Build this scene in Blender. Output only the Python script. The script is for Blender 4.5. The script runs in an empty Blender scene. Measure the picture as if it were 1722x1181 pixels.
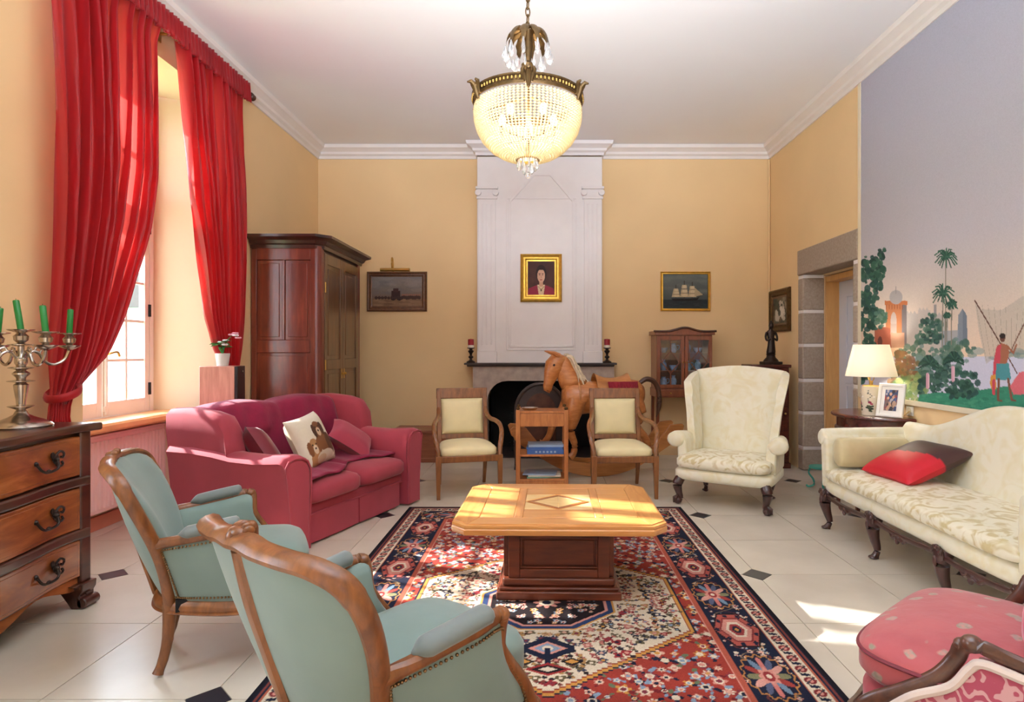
import bpy, bmesh, math, random
import numpy as np
from mathutils import Vector, Matrix
random.seed(7); rng = np.random.default_rng(7)
PI = math.pi
scene = bpy.context.scene
COL = scene.collection

# ------------------------------------------------------------------ camera, world, light, exposure
EYE = 1.30                                   # camera height (m)
cam_data = bpy.data.cameras.new('camera')
cam = bpy.data.objects.new('camera', cam_data); COL.objects.link(cam)
cam.location = (0, 0, EYE); cam.rotation_euler = (PI/2, 0, 0)
cam_data.sensor_width = 36; cam_data.lens = 36*1010/1722
cam_data.shift_x = -51/1722; cam_data.shift_y = -2.5/1722
cam_data.clip_start = .02
scene.camera = cam

scene.view_settings.view_transform = 'Standard'
scene.view_settings.look = 'None'
scene.view_settings.gamma = 1.0
scene.view_settings.use_curve_mapping = False
scene.view_settings.exposure = 0.2
try:
    scene.cycles.use_denoising = True
    scene.cycles.max_bounces = 8; scene.cycles.diffuse_bounces = 5; scene.cycles.transparent_max_bounces = 12
    scene.cycles.sample_clamp_indirect = 6
except Exception: pass

world = bpy.data.worlds.new('sky'); scene.world = world; world.use_nodes = True
wn = world.node_tree.nodes; wl = world.node_tree.links
bg = wn['Background']; bg.inputs['Color'].default_value = (.76, .89, 1.06, 1); bg.inputs['Strength'].default_value = 13.0

def lamp(name, kind, energy, color, loc, rot=None, direction=None, **kw):
    d = bpy.data.lights.new(name, kind); d.energy = energy; d.color = color
    o = bpy.data.objects.new(name, d); COL.objects.link(o); o.location = loc
    if direction is not None: o.rotation_euler = Vector(direction).to_track_quat('-Z', 'Y').to_euler()
    for k, v in kw.items():
        if k == 'portal': d.cycles.is_portal = True
        else: setattr(d, k, v)
    return o
SUN_DIR = (1, -.345, -.64)
lamp('sun', 'SUN', 22.0, (1, .96, .91), (-8, 6, 6), direction=SUN_DIR, angle=.014)
# sky portals in the two left window openings (the second one, left of the frame, is added for daylight)
lamp('window_portal', 'AREA', 1, (1, 1, 1), (-3.36, 4.425, 2.1), direction=(1, 0, 0), shape='RECTANGLE', size=1.15, size_y=2.62, portal=True)
lamp('window_portal', 'AREA', 1, (1, 1, 1), (-3.36, .955, 2.1), direction=(1, 0, 0), shape='RECTANGLE', size=1.15, size_y=2.62, portal=True)
# added fill lamps behind the camera, standing in for unseen rear windows
lamp('added_rear_fill', 'AREA', 20, (.84, .93, 1.06), (-1.3, -2.2, 2.0), direction=(0, 1, -.05), shape='RECTANGLE', size=1.6, size_y=2.8)
lamp('added_rear_fill', 'AREA', 20, (.84, .93, 1.06), (1.5, -2.2, 2.0), direction=(0, 1, -.05), shape='RECTANGLE', size=1.6, size_y=2.8)
# added fill lamp behind the camera, aimed up to brighten the ceiling
lamp('added_ceiling_fill', 'AREA', 140, (.80, .93, 1.08), (0, -.5, 1.9), direction=(0, .76, .65), shape='RECTANGLE', size=1.8, size_y=.8, spread=math.radians(84))

# ------------------------------------------------------------------ helpers
def S(r, g, b):
    f = lambda c: (c/255/12.92 if c/255 <= .04045 else ((c/255+.055)/1.055)**2.4)
    return (f(r), f(g), f(b), 1)

class MB:
    """collects faces and links them as ONE mesh object"""
    def __init__(s): s.v = []; s.f = []
    def add(s, vs, fs):
        n = len(s.v); s.v += [tuple(p) for p in vs]; s.f += [tuple(i+n for i in q) for q in fs]; return s
    def bx(s, x0, x1, y0, y1, z0, z1):
        return s.add([(x0,y0,z0),(x1,y0,z0),(x1,y1,z0),(x0,y1,z0),(x0,y0,z1),(x1,y0,z1),(x1,y1,z1),(x0,y1,z1)],
                     [(0,3,2,1),(4,5,6,7),(0,1,5,4),(1,2,6,5),(2,3,7,6),(3,0,4,7)])
    def box(s, c, d, rz=0, rot=None):
        R = rot if rot is not None else Matrix.Rotation(rz, 3, 'Z')
        n = len(s.v); s.bx(-d[0]/2, d[0]/2, -d[1]/2, d[1]/2, -d[2]/2, d[2]/2)
        for i in range(n, len(s.v)): s.v[i] = tuple(R @ Vector(s.v[i]) + Vector(c))
        return s
    def prism(s, poly, fn, t0, t1):
        """poly of (a,b); fn(a,b,t)->xyz"""
        n = len(poly)
        vs = [fn(a, b, t0) for a, b in poly] + [fn(a, b, t1) for a, b in poly]
        fs = [tuple(range(n))[::-1], tuple(range(n, 2*n))] + [(i, (i+1) % n, n+(i+1) % n, n+i) for i in range(n)]
        return s.add(vs, fs)
    def loft(s, rings, closed=True, caps=True, loop=False):
        n = len(rings[0]); vs = [p for r in rings for p in r]; fs = []
        m = len(rings)
        for j in range(m if loop else m-1):
            j2 = (j+1) % m
            for i in range(n if closed else n-1):
                i2 = (i+1) % n
                fs.append((j*n+i, j*n+i2, j2*n+i2, j2*n+i))
        if caps and closed and not loop:
            fs.append(tuple(range(n))[::-1]); fs.append(tuple((m-1)*n+i for i in range(n)))
        return s.add(vs, fs)
    def tube(s, path, r, n=8, up=(0,0,1), caps=True, loop=False):
        """r: scalar, list of scalars, or list of (r_side, r_up)"""
        P = [Vector(p) for p in path]; m = len(P); up = Vector(up); rings = []
        for i in range(m):
            if loop: t = P[(i+1) % m]-P[i-1]
            else: t = P[min(i+1, m-1)]-P[max(i-1, 0)]
            if t.length < 1e-9: t = Vector((0, 0, 1))
            t.normalize()
            a = t.cross(up)
            if a.length < .05: a = t.cross(Vector((0, 1, 0)) if abs(up.y) < .9 else Vector((1, 0, 0)))
            a.normalize(); b = a.cross(t)
            q = r[i] if isinstance(r, (list, tuple)) and not (len(r) == 2 and m != 2 and not isinstance(r[0], (list, tuple))) else r
            ra, rb = q if isinstance(q, (list, tuple)) else (q, q)
            rings.append([P[i]+a*ra*math.cos(2*PI*k/n)+b*rb*math.sin(2*PI*k/n) for k in range(n)])
        return s.loft(rings, True, caps, loop)
    def bar(s, p, q, w, h, up=(0,0,1), w2=None, h2=None):
        p = Vector(p); q = Vector(q); t = (q-p).normalized(); up = Vector(up)
        a = t.cross(up)
        if a.length < .05: a = t.cross(Vector((0, 1, 0)))
        a.normalize(); b = a.cross(t); w2 = w2 or w; h2 = h2 or h
        rg = lambda c, w, h: [c-a*w/2-b*h/2, c+a*w/2-b*h/2, c+a*w/2+b*h/2, c-a*w/2+b*h/2]
        return s.loft([rg(p, w, h), rg(q, w2, h2)])
    def lathe(s, prof, n=20, c=(0,0,0), sx=1, sy=1, caps=True):
        rings = [[(c[0]+r*sx*math.cos(2*PI*k/n), c[1]+r*sy*math.sin(2*PI*k/n), c[2]+z) for k in range(n)] for r, z in prof]
        return s.loft(rings, True, caps)
    def sphere(s, c, r, nu=12, nv=8):
        rx, ry, rz = r if isinstance(r, (tuple, list)) else (r, r, r)
        rings = []
        for j in range(1, nv):
            a = PI*j/nv-PI/2
            rings.append([(c[0]+rx*math.cos(a)*math.cos(2*PI*k/nu), c[1]+ry*math.cos(a)*math.sin(2*PI*k/nu), c[2]+rz*math.sin(a)) for k in range(nu)])
        n0 = len(s.v); s.loft(rings, True, False)
        b = len(s.v); s.v += [(c[0], c[1], c[2]-rz), (c[0], c[1], c[2]+rz)]
        for k in range(nu):
            s.f.append((n0+(k+1) % nu, n0+k, b)); s.f.append((n0+(nv-2)*nu+k, n0+(nv-2)*nu+(k+1) % nu, b+1))
        return s
    def grid(s, fn, nu, nv, closed_u=False):
        rows = [[fn(i/(nu if closed_u else nu-1), j/(nv-1)) for i in range(nu)] for j in range(nv)]
        return s.loft(rows, closed_u, False)
    def shell(s, fn_a, fn_b, nu, nv):
        """closed slab between two parametric sheets"""
        n0 = len(s.v); s.grid(fn_a, nu, nv); n1 = len(s.v)
        rows = [fn_b(i/(nu-1), j/(nv-1)) for j in range(nv) for i in range(nu)]
        s.v += [tuple(p) for p in rows]
        for j in range(nv-1):
            for i in range(nu-1):
                a = n1+j*nu+i; s.f.append((a+nu, a+nu+1, a+1, a))
        ed = [j*nu for j in range(nv)]
        def side(ix, flip):
            for a, b in zip(ix[:-1], ix[1:]):
                q = (n0+a, n0+b, n1+b, n1+a); s.f.append(q[::-1] if flip else q)
        side(list(range(nu)), True); side([(nv-1)*nu+i for i in range(nu)], False)
        side(ed, False); side([e+nu-1 for e in ed], True)
        return s
    def pillow(s, w, h, t, n=13, pinch=.07, M=None, p=.55):
        M = M or Matrix()
        def f(sg):
            def g(u, v):
                u = 2*u-1; v = 2*v-1
                x = u*w/2*(1-pinch*(1-v*v)); y = v*h/2*(1-pinch*(1-u*u))
                z = sg*t/2*(max(0, (1-u**4)*(1-v**4))**p)
                return M @ Vector((x, y, z))
            return g
        return s.shell(f(1), f(-1), n, n)
    def cush(s, x0, x1, y0, y1, z0, z1, e=.35, n=24, m=9, dome=0.0, taper=0.0):
        """puffy seat cushion: superellipse outline, rounded edges"""
        cx, cy, cz = (x0+x1)/2, (y0+y1)/2, (z0+z1)/2; a, b, c = (x1-x0)/2, (y1-y0)/2, (z1-z0)/2
        sg = lambda q, k: math.copysign(abs(q)**k, q)
        rings = []
        for j in range(1, m):
            ph = PI*j/m-PI/2
            kz = sg(math.sin(ph), .5); kr = max(0, math.cos(ph))**.35
            ring = []
            for k in range(n*2):
                th = PI*k/n
                x = sg(math.cos(th), e)*a*kr; y = sg(math.sin(th), e)*b*kr
                x *= 1-taper*(y/b*.5+.5) if b else 1
                z = kz*c
                if kz > 0: z += dome*(1-(x/a)**2)*(1-(y/b)**2)
                ring.append((cx+x, cy+y, cz+z))
            rings.append(ring)
        # close the centre with shrinking rings so that domes stay round
        top = rings[-1]; bot = rings[0]
        def shrink(r, q, up):
            o = []
            for (x, y, z) in r:
                xx = (x-cx)*q; yy = (y-cy)*q
                o.append((cx+xx, cy+yy, (z1+dome*(1-(xx/a)**2)*(1-(yy/b)**2)) if up else z0))
            return o
        rings = [shrink(bot, .3, 0), shrink(bot, .8, 0)]+rings+[shrink(top, .85, 1), shrink(top, .6, 1), shrink(top, .3, 1)]
        return s.loft(rings)
    def to(s, name, mat, parent=None, bevel=0, ang=38, sub=0, seg=2, loc=None, rz=0):
        me = bpy.data.meshes.new(name); me.from_pydata(s.v, [], s.f); me.update()
        bm = bmesh.new(); bm.from_mesh(me); bmesh.ops.recalc_face_normals(bm, faces=bm.faces); bm.to_mesh(me); bm.free()
        me.polygons.foreach_set('use_smooth', [True]*len(me.polygons))
        me.set_sharp_from_angle(angle=math.radians(ang))
        if mat: me.materials.append(mat)
        o = bpy.data.objects.new(name, me); COL.objects.link(o)
        if parent: o.parent = parent
        if loc: o.location = loc
        o.rotation_euler.z = rz
        if bevel:
            b = o.modifiers.new('bevel', 'BEVEL'); b.width = bevel; b.segments = seg; b.limit_method = 'ANGLE'; b.angle_limit = math.radians(40)
        if sub:
            m = o.modifiers.new('sub', 'SUBSURF'); m.levels = sub; m.render_levels = sub
        return o

def tag(o, label=None, cat=None, group=None, kind=None):
    if label: o['label'] = label
    if cat: o['category'] = cat
    if group: o['group'] = group
    if kind: o['kind'] = kind
    return o
def thing(name, label, cat, loc=(0,0,0), rz=0, group=None):
    o = bpy.data.objects.new(name, None); COL.objects.link(o); o.empty_display_size = .1
    o.location = loc; o.rotation_euler = (0, 0, rz)
    return tag(o, label, cat, group)
def structure(name, loc=(0,0,0)):
    o = bpy.data.objects.new(name, None); COL.objects.link(o); o.empty_display_size = .1; o.location = loc
    o['kind'] = 'structure'; return o
def dup(o, parent=None, loc=None, rz=None):
    c = o.copy(); COL.objects.link(c)
    if parent is not None: c.parent = parent
    if loc is not None: c.location = loc
    if rz is not None: c.rotation_euler.z = rz
    return c
def smoothpath(pts, n=6):
    """Catmull-Rom through the points"""
    P = [Vector(p) for p in pts]; out = []
    for i in range(len(P)-1):
        p0 = P[i-1] if i else P[0]*2-P[1]; p1, p2 = P[i], P[i+1]
        p3 = P[i+2] if i+2 < len(P) else P[-1]*2-P[-2]
        for k in range(n):
            t = k/n
            out.append(.5*((2*p1)+(p2-p0)*t+(2*p0-5*p1+4*p2-p3)*t*t+(3*p1-p0-3*p2+p3)*t**3))
    out.append(P[-1]); return out
def interp(x, xs, ys): return float(np.interp(x, xs, ys))
def lerp(a, b, t): return a+(b-a)*t
def eul(rx, ry, rz, loc=(0,0,0)):
    from mathutils import Euler
    return Matrix.Translation(Vector(loc)) @ Euler((rx, ry, rz)).to_matrix().to_4x4()

# ------------------------------------------------------------------ materials
MAT = {}
def newmat(name):
    m = bpy.data.materials.new(name); m.use_nodes = True
    nt = m.node_tree; b = nt.nodes['Principled BSDF']
    return m, nt, b, nt.nodes, nt.links
def noise_fac(nt, scale, detail=3, stretch=(1,1,1), rough=.5, dist=0, space='Object'):
    tc = nt.nodes.new('ShaderNodeTexCoord'); mp = nt.nodes.new('ShaderNodeMapping'); mp.inputs['Scale'].default_value = stretch
    nz = nt.nodes.new('ShaderNodeTexNoise'); nz.inputs['Scale'].default_value = scale; nz.inputs['Detail'].default_value = detail
    nz.inputs['Roughness'].default_value = rough; nz.inputs['Distortion'].default_value = dist
    nt.links.new(tc.outputs[space], mp.inputs[0]); nt.links.new(mp.outputs[0], nz.inputs['Vector'])
    return nz.outputs['Fac']
def ramp(nt, fac, stops, mode='LINEAR'):
    r = nt.nodes.new('ShaderNodeValToRGB'); r.color_ramp.interpolation = mode
    el = r.color_ramp.elements
    while len(el) < len(stops): el.new(.5)
    for e, (p, c) in zip(el, stops): e.position = p; e.color = c
    nt.links.new(fac, r.inputs[0]); return r.outputs[0]
def bump(nt, b, fac, strength=.2, dist=.01):
    bp = nt.nodes.new('ShaderNodeBump'); bp.inputs['Strength'].default_value = strength; bp.inputs['Distance'].default_value = dist
    nt.links.new(fac, bp.inputs['Height']); nt.links.new(bp.outputs[0], b.inputs['Normal'])
def plain(name, c, rough=.6, metal=0, spec=.5, var=.06, scale=6, bmp=0, bscale=80, sheen=0, coat=0):
    m, nt, b, N, L = newmat(name)
    lo = tuple(max(0, x*(1-var)) for x in c[:3])+(1,); hi = tuple(min(1, x*(1+var)) for x in c[:3])+(1,)
    L.new(ramp(nt, noise_fac(nt, scale), [(.3, lo), (.7, hi)]), b.inputs['Base Color'])
    b.inputs['Roughness'].default_value = rough; b.inputs['Metallic'].default_value = metal
    b.inputs['Specular IOR Level'].default_value = spec
    if sheen: b.inputs['Sheen Weight'].default_value = sheen; b.inputs['Sheen Roughness'].default_value = .4
    if coat: b.inputs['Coat Weight'].default_value = coat; b.inputs['Coat Roughness'].default_value = .12
    if bmp: bump(nt, b, noise_fac(nt, bscale, 2), bmp, .004)
    MAT[name] = m; return m
def wood(name, c1, c2, stretch=(1,8,8), scale=3, rough=.35, coat=.25, c3=None):
    m, nt, b, N, L = newmat(name)
    f = noise_fac(nt, scale, 5, stretch, .6, .6)
    st = [(.3, c1), (.7, c2)] if c3 is None else [(.25, c1), (.5, c3), (.72, c2)]
    L.new(ramp(nt, f, st), b.inputs['Base Color'])
    b.inputs['Roughness'].default_value = rough
    b.inputs['Coat Weight'].default_value = coat; b.inputs['Coat Roughness'].default_value = .2
    bump(nt, b, noise_fac(nt, scale*6, 3, stretch), .08, .003)
    MAT[name] = m; return m
def damask(name, c1, c2, scale=9, rough=.55, lo=.47, hi=.53, dist=2.2, sheen=.2, bmp=.15, bscale=18):
    m, nt, b, N, L = newmat(name)
    f = noise_fac(nt, scale, 1.5, (1,1,1), .5, dist)
    L.new(ramp(nt, f, [(lo, c1), (hi, c2)]), b.inputs['Base Color'])
    b.inputs['Roughness'].default_value = rough; b.inputs['Sheen Weight'].default_value = sheen
    bump(nt, b, noise_fac(nt, bscale, 3), bmp, .02)
    MAT[name] = m; return m
def painted(name, rough=.7, nscale=250, nvar=.15, bmp=0, spec=.3):
    m, nt, b, N, L = newmat(name)
    at = N.new('ShaderNodeAttribute'); at.attribute_name = 'Col'
    mx = N.new('ShaderNodeMix'); mx.data_type = 'RGBA'; mx.blend_type = 'MULTIPLY'; mx.inputs[0].default_value = 1
    r = ramp(nt, noise_fac(nt, nscale, 2), [(.3, (1-nvar,)*3+(1,)), (.7, (1,1,1,1))])
    L.new(at.outputs['Color'], mx.inputs[6]); L.new(r, mx.inputs[7]); L.new(mx.outputs[2], b.inputs['Base Color'])
    b.inputs['Roughness'].default_value = rough; b.inputs['Specular IOR Level'].default_value = spec
    if bmp: bump(nt, b, noise_fac(nt, nscale, 2), bmp, .004)
    MAT[name] = m; return m

plain('wall_paint', S(236,203,154), .85, var=.03, scale=1.5, bmp=.08, bscale=60)
plain('reveal_paint', S(238,222,190), .85, var=.03, scale=1.5)
plain('ceiling_paint', S(244,242,244), .9, var=.015, scale=1)
plain('white_paint', S(236,228,224), .55, var=.02)
plain('breast_paint', S(238,232,232), .5, var=.02)
plain('window_white', S(240,234,228), .4, var=.02)
plain('black_stone', S(42,42,48), .28, var=.2)
plain('grout', S(182,172,158), .8)
plain('hearth_black', S(30,27,26), .9, var=.3)
plain('iron', S(30,28,28), .5, metal=.6, var=.2)
plain('dark_bronze', S(52,40,34), .35, metal=.6, var=.3)
plain('bronze', S(92,70,42), .5, metal=.85, var=.3, scale=30)
plain('brass', S(190,150,80), .3, metal=.9, var=.15)
plain('gold', S(214,168,70), .32, metal=.75, var=.15, scale=25)
plain('silver', S(190,180,170), .2, metal=1, var=.25, scale=18)
plain('black_plastic', S(24,20,22), .35)
plain('terracotta_paint', S(190,120,92), .5, var=.06)
plain('sill_wood', S(222,160,104), .4, var=.08, coat=.3)
plain('radiator_pink_spill', S(244,216,210), .45, var=.02)  # pink light thrown by the red sofa is put into this colour
plain('green_wax', S(18,120,46), .4, var=.08)
plain('red_wax', S(150,18,34), .4, var=.08)
plain('white_wax', S(230,220,205), .4)
plain('teal_paint', S(70,168,150), .5, var=.1)
plain('cream_ceramic', S(232,220,194), .25, var=.04, coat=.4)
plain('leaf_green', S(52,120,50), .5, var=.25, scale=40)
plain('petal_white', S(240,232,240), .6)
plain('petal_pink', S(232,170,190), .6)
plain('white_card', S(240,236,228), .5)
plain('paper', S(226,220,205), .7)
plain('book_blue', S(60,98,160), .4, var=.15)
plain('book_pale', S(150,170,195), .4, var=.1)
plain('book_green', S(110,150,130), .4, var=.1)
plain('socket_white', S(240,236,226), .4)
plain('cord_yellow', S(205,175,110), .5)
plain('porcelain_blue', S(176,198,222), .2, var=.3, scale=40)
plain('sofa_red', S(158,54,68), .85, var=.07, scale=5, bmp=.3, bscale=12, sheen=.2)
plain('sofa_pillow', S(158,52,70), .85, var=.05, sheen=.2)
plain('dark_red_pillow', S(112,18,38), .45, var=.1, sheen=.3)
plain('throw_magenta', S(132,18,56), .9, var=.1, scale=12, bmp=.5, bscale=40, sheen=.15)
plain('green_velvet', S(120,139,133), .8, var=.05, scale=5, bmp=.12, bscale=20, sheen=.3)
plain('green_pad', S(112,120,118), .75, var=.08, bmp=.15, bscale=25, sheen=.5)
plain('nail_brass', S(120,92,60), .35, metal=.8, var=.2)
plain('dust_cover', S(18,18,20), .9)
plain('yellow_silk', S(234,220,172), .55, var=.04, scale=10, sheen=.2, bmp=.05)
plain('cream_plain', S(238,230,190), .6, var=.04, scale=8, sheen=.25, bmp=.12, bscale=14)
plain('bolster_cream', S(206,190,146), .5, var=.08, scale=8, sheen=.25, bmp=.2, bscale=10)
plain('pillow_red', S(196,34,48), .5, var=.06, sheen=.3)
plain('pillow_brown', S(72,48,46), .4, var=.12, sheen=.3)
plain('crimson_velvet', S(205,30,84), .7, var=.2, scale=30, sheen=.6)
plain('gimp_cream', S(222,205,195), .8)
plain('stone_mantel', S(178,160,148), .8, var=.14, scale=14, bmp=.2, bscale=40)
plain('slate', S(58,48,46), .5, var=.15)
plain('copper_dark', S(84,52,40), .45, metal=.3, var=.4, scale=12)
plain('leather_dark', S(56,42,40), .5, var=.25)
plain('red_fringe', S(140,24,44), .8, var=.2)
plain('mane_hair', S(214,196,168), .7, var=.15, scale=30)
plain('horse_dark', S(74,44,28), .4, var=.2)
plain('pot_grey', S(200,196,190), .6)
plain('door_white', S(212,214,222), .5, var=.02)
plain('lawn_green', S(110,150,80), .9, var=.2)
plain('pale_masonry', S(190,190,195), .9, var=.08)
wood('oak_light', S(198,130,66), S(222,160,92), (1.2,10,10), 3, .3, .35)
wood('oak_light_y', S(190,122,62), S(218,154,88), (10,1.2,10), 3, .3, .35)
wood('inlay_pale', S(228,186,118), S(242,206,142), (2,9,9), 4, .3, .35)
wood('inlay_dark', S(150,88,40), S(172,106,52), (2,9,9), 4, .3, .35)
wood('table_base', S(74,32,18), S(116,54,30), (1.2,8,8), 3, .35, .3)
wood('bergere_wood', S(98,55,25), S(142,86,42), (6,6,1.5), 5, .38, .25)
wood('chair_wood', S(104,60,28), S(148,92,46), (7,7,1.2), 5, .35, .3)
wood('stand_wood', S(160,92,44), S(200,128,70), (7,7,1.2), 4, .38, .25)
wood('armoire_wood', S(88,32,22), S(140,62,40), (6,6,1), 2.2, .3, .5, S(112,44,28))
wood('armoire_door_wood', S(80,48,26), S(110,70,38), (6,6,1), 2.2, .28, .5)
wood('armoire_dark', S(44,20,16), S(72,32,24), (3,3,3), 4, .32, .4)
wood('walnut', S(112,54,26), S(176,102,50), (5,1,5), 2.4, .24, .7, S(140,74,34))
wood('walnut_dark', S(52,26,18), S(84,44,28), (4,1,4), 3, .28, .5)
wood('mahogany', S(62,24,20), S(100,44,34), (1.5,8,8), 4, .25, .5)
wood('mahogany_leg', S(48,26,24), S(78,44,40), (4,4,2), 5, .3, .4)
wood('cabinet_wood', S(108,52,30), S(146,78,46), (7,7,1.2), 4, .35, .3)
wood('horse_wood', S(168,98,46), S(212,146,84), (1.5,6,6), 4, .35, .4, S(188,116,60))
wood('rocker_wood', S(160,98,48), S(198,132,72), (1,7,7), 4, .4, .3)
wood('box_wood', S(128,70,46), S(156,92,62), (1,7,7), 3, .45, .2)
wood('speaker_wood', S(176,118,100), S(206,150,130), (8,8,1), 4, .45, .2)
wood('frame_wood', S(78,46,26), S(112,70,40), (4,4,4), 8, .4, .3)
wood('pink_chair_wood', S(60,36,28), S(102,62,44), (4,4,4), 5, .3, .5)
wood('door_frame_wood', S(206,152,88), S(224,172,106), (8,8,1), 3, .5, .1)
damask('cream_damask', S(236,229,204), S(204,187,136), 7, .55, .48, .62, 2.6, .25, .3, 16)
damask('cream_damask_soft', S(234,228,204), S(228,218,182), 6, .55, .42, .66, 2.4, .25, .2, 14)

# stone floor tile, with per-tile tint
m, nt, b, N, L = newmat('stone_tile')
oi = N.new('ShaderNodeObjectInfo')
mx = N.new('ShaderNodeMix'); mx.data_type = 'RGBA'; mx.blend_type = 'MULTIPLY'; mx.inputs[0].default_value = 1
c1 = ramp(nt, noise_fac(nt, 2.2, 6, space='Object'), [(.3, S(206,196,180)), (.7, S(222,213,198))])
c2 = ramp(nt, oi.outputs['Random'], [(0, (.93,.93,.93,1)), (1, (1,1,1,1))])
L.new(c1, mx.inputs[6]); L.new(c2, mx.inputs[7]); L.new(mx.outputs[2], b.inputs['Base Color'])
b.inputs['Roughness'].default_value = .27; b.inputs['Specular IOR Level'].default_value = .45
bump(nt, b, noise_fac(nt, 9, 3), .03, .01); MAT['stone_tile'] = m
# door-surround granite
m, nt, b, N, L = newmat('granite')
oi = N.new('ShaderNodeObjectInfo')
mx = N.new('ShaderNodeMix'); mx.data_type = 'RGBA'; mx.blend_type = 'MULTIPLY'; mx.inputs[0].default_value = 1
c1 = ramp(nt, noise_fac(nt, 45, 5), [(.25, S(158,140,124)), (.75, S(184,167,150))])
c2 = ramp(nt, oi.outputs['Random'], [(0, (.85,.84,.84,1)), (1, (1,1,1,1))])
L.new(c1, mx.inputs[6]); L.new(c2, mx.inputs[7]); L.new(mx.outputs[2], b.inputs['Base Color'])
b.inputs['Roughness'].default_value = .85; bump(nt, b, noise_fac(nt, 60, 4), .4, .01); MAT['granite'] = m
# window glass: thin pane
def glassmat(name, tint=(1,1,1,1), gl=.07):
    m, nt, b, N, L = newmat(name); N.remove(b)
    t = N.new('ShaderNodeBsdfTransparent'); t.inputs[0].default_value = tint
    g = N.new('ShaderNodeBsdfGlossy'); g.inputs['Roughness'].default_value = .02
    x = N.new('ShaderNodeMixShader'); x.inputs[0].default_value = gl
    L.new(t.outputs[0], x.inputs[1]); L.new(g.outputs[0], x.inputs[2]); L.new(x.outputs[0], N['Material Output'].inputs[0])
    MAT[name] = m
glassmat('pane_glass'); glassmat('cabinet_glass', (.92,.95,1,1), .06)
# curtain: translucent red silk
m, nt, b, N, L = newmat('curtain_silk'); N.remove(b)
d = N.new('ShaderNodeBsdfPrincipled'); d.inputs['Roughness'].default_value = .42; d.inputs['Sheen Weight'].default_value = .3
cr = ramp(nt, noise_fac(nt, 3, 4, (6,6,.6)), [(.3, S(150,14,28)), (.7, S(186,22,36))])
L.new(cr, d.inputs['Base Color'])
t = N.new('ShaderNodeBsdfTranslucent'); t.inputs[0].default_value = S(250,96,90)
x = N.new('ShaderNodeMixShader'); x.inputs[0].default_value = .42
L.new(d.outputs[0], x.inputs[1]); L.new(t.outputs[0], x.inputs[2]); L.new(x.outputs[0], N['Material Output'].inputs[0])
MAT['curtain_silk'] = m
# lamp shade, chandelier beads
def translucent(name, c, ct, fac, rough=.6):
    m, nt, b, N, L = newmat(name)
    b.inputs['Base Color'].default_value = c; b.inputs['Roughness'].default_value = rough
    t = N.new('ShaderNodeBsdfTranslucent'); t.inputs[0].default_value = ct
    x = N.new('ShaderNodeMixShader'); x.inputs[0].default_value = fac
    L.new(b.outputs[0], x.inputs[1]); L.new(t.outputs[0], x.inputs[2]); L.new(x.outputs[0], N['Material Output'].inputs[0])
    MAT[name] = m
translucent('shade_cloth', S(248,246,240), S(252,246,232), .5)
translucent('bead_glass', S(238,228,200), S(246,234,200), .5, .2)
m, nt, b, N, L = newmat('crystal')
b.inputs['Base Color'].default_value = (.95,.95,.97,1); b.inputs['Roughness'].default_value = .04
b.inputs['Transmission Weight'].default_value = .85; b.inputs['IOR'].default_value = 1.5; MAT['crystal'] = m
def emis(name, c, s):
    m, nt, b, N, L = newmat(name); b.inputs['Base Color'].default_value = c
    b.inputs['Emission Color'].default_value = c; b.inputs['Emission Strength'].default_value = s; MAT[name] = m
emis('bulb_glow', (1,.86,.64,1), 30)
# pink floral brocade: voronoi flower spots on rose
def floral(name, base, base2, spots, scale, rad, scroll=None):
    m, nt, b, N, L = newmat(name)
    tc = N.new('ShaderNodeTexCoord')
    nz = N.new('ShaderNodeTexNoise'); nz.inputs['Scale'].default_value = 14; nz.inputs['Detail'].default_value = 2
    ad = N.new('ShaderNodeVectorMath'); ad.operation = 'MULTIPLY_ADD'; ad.inputs[1].default_value = (.05,.05,.05)
    L.new(tc.outputs['Object'], nz.inputs['Vector']); L.new(nz.outputs['Color'], ad.inputs[0]); L.new(tc.outputs['Object'], ad.inputs[2])
    vo = N.new('ShaderNodeTexVoronoi'); vo.inputs['Scale'].default_value = scale; L.new(ad.outputs[0], vo.inputs['Vector'])
    mask = ramp(nt, vo.outputs['Distance'], [(rad*.8, (1,1,1,1)), (rad, (0,0,0,1))])
    fl = ramp(nt, noise_fac(nt, 70, 2), [(.35, spots[0]), (.5, spots[1]), (.65, spots[2])])
    bs = ramp(nt, noise_fac(nt, 6, 3), [(.3, base), (.7, base2)])
    mx = N.new('ShaderNodeMix'); mx.data_type = 'RGBA'
    L.new(mask, mx.inputs[0]); L.new(bs, mx.inputs[6]); L.new(fl, mx.inputs[7])
    L.new(mx.outputs[2], b.inputs['Base Color'])
    b.inputs['Roughness'].default_value = .7; b.inputs['Sheen Weight'].default_value = .3
    bump(nt, b, noise_fac(nt, 14, 3), .2, .02); MAT[name] = m
floral('pink_brocade', S(164,70,76), S(178,84,86), [S(138,130,108), S(156,138,126), S(184,128,116)], 13, .27)
floral('pink_brocade_band', S(168,66,80), S(180,80,90), [S(190,190,205), S(232,205,190), S(240,214,200)], 7, .42)
m, nt, b, N, L = newmat('pink_damask')
wv = N.new('ShaderNodeTexWave'); wv.wave_type = 'RINGS'; wv.inputs['Scale'].default_value = 7; wv.inputs['Distortion'].default_value = 16; wv.inputs['Detail'].default_value = 2; wv.inputs['Detail Scale'].default_value = 2.4
tc = N.new('ShaderNodeTexCoord'); L.new(tc.outputs['Object'], wv.inputs['Vector'])
L.new(ramp(nt, wv.outputs['Fac'], [(.5, S(170,72,92)), (.66, S(206,156,156))]), b.inputs['Base Color']); b.inputs['Roughness'].default_value = .75
MAT['pink_damask'] = m

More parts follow.
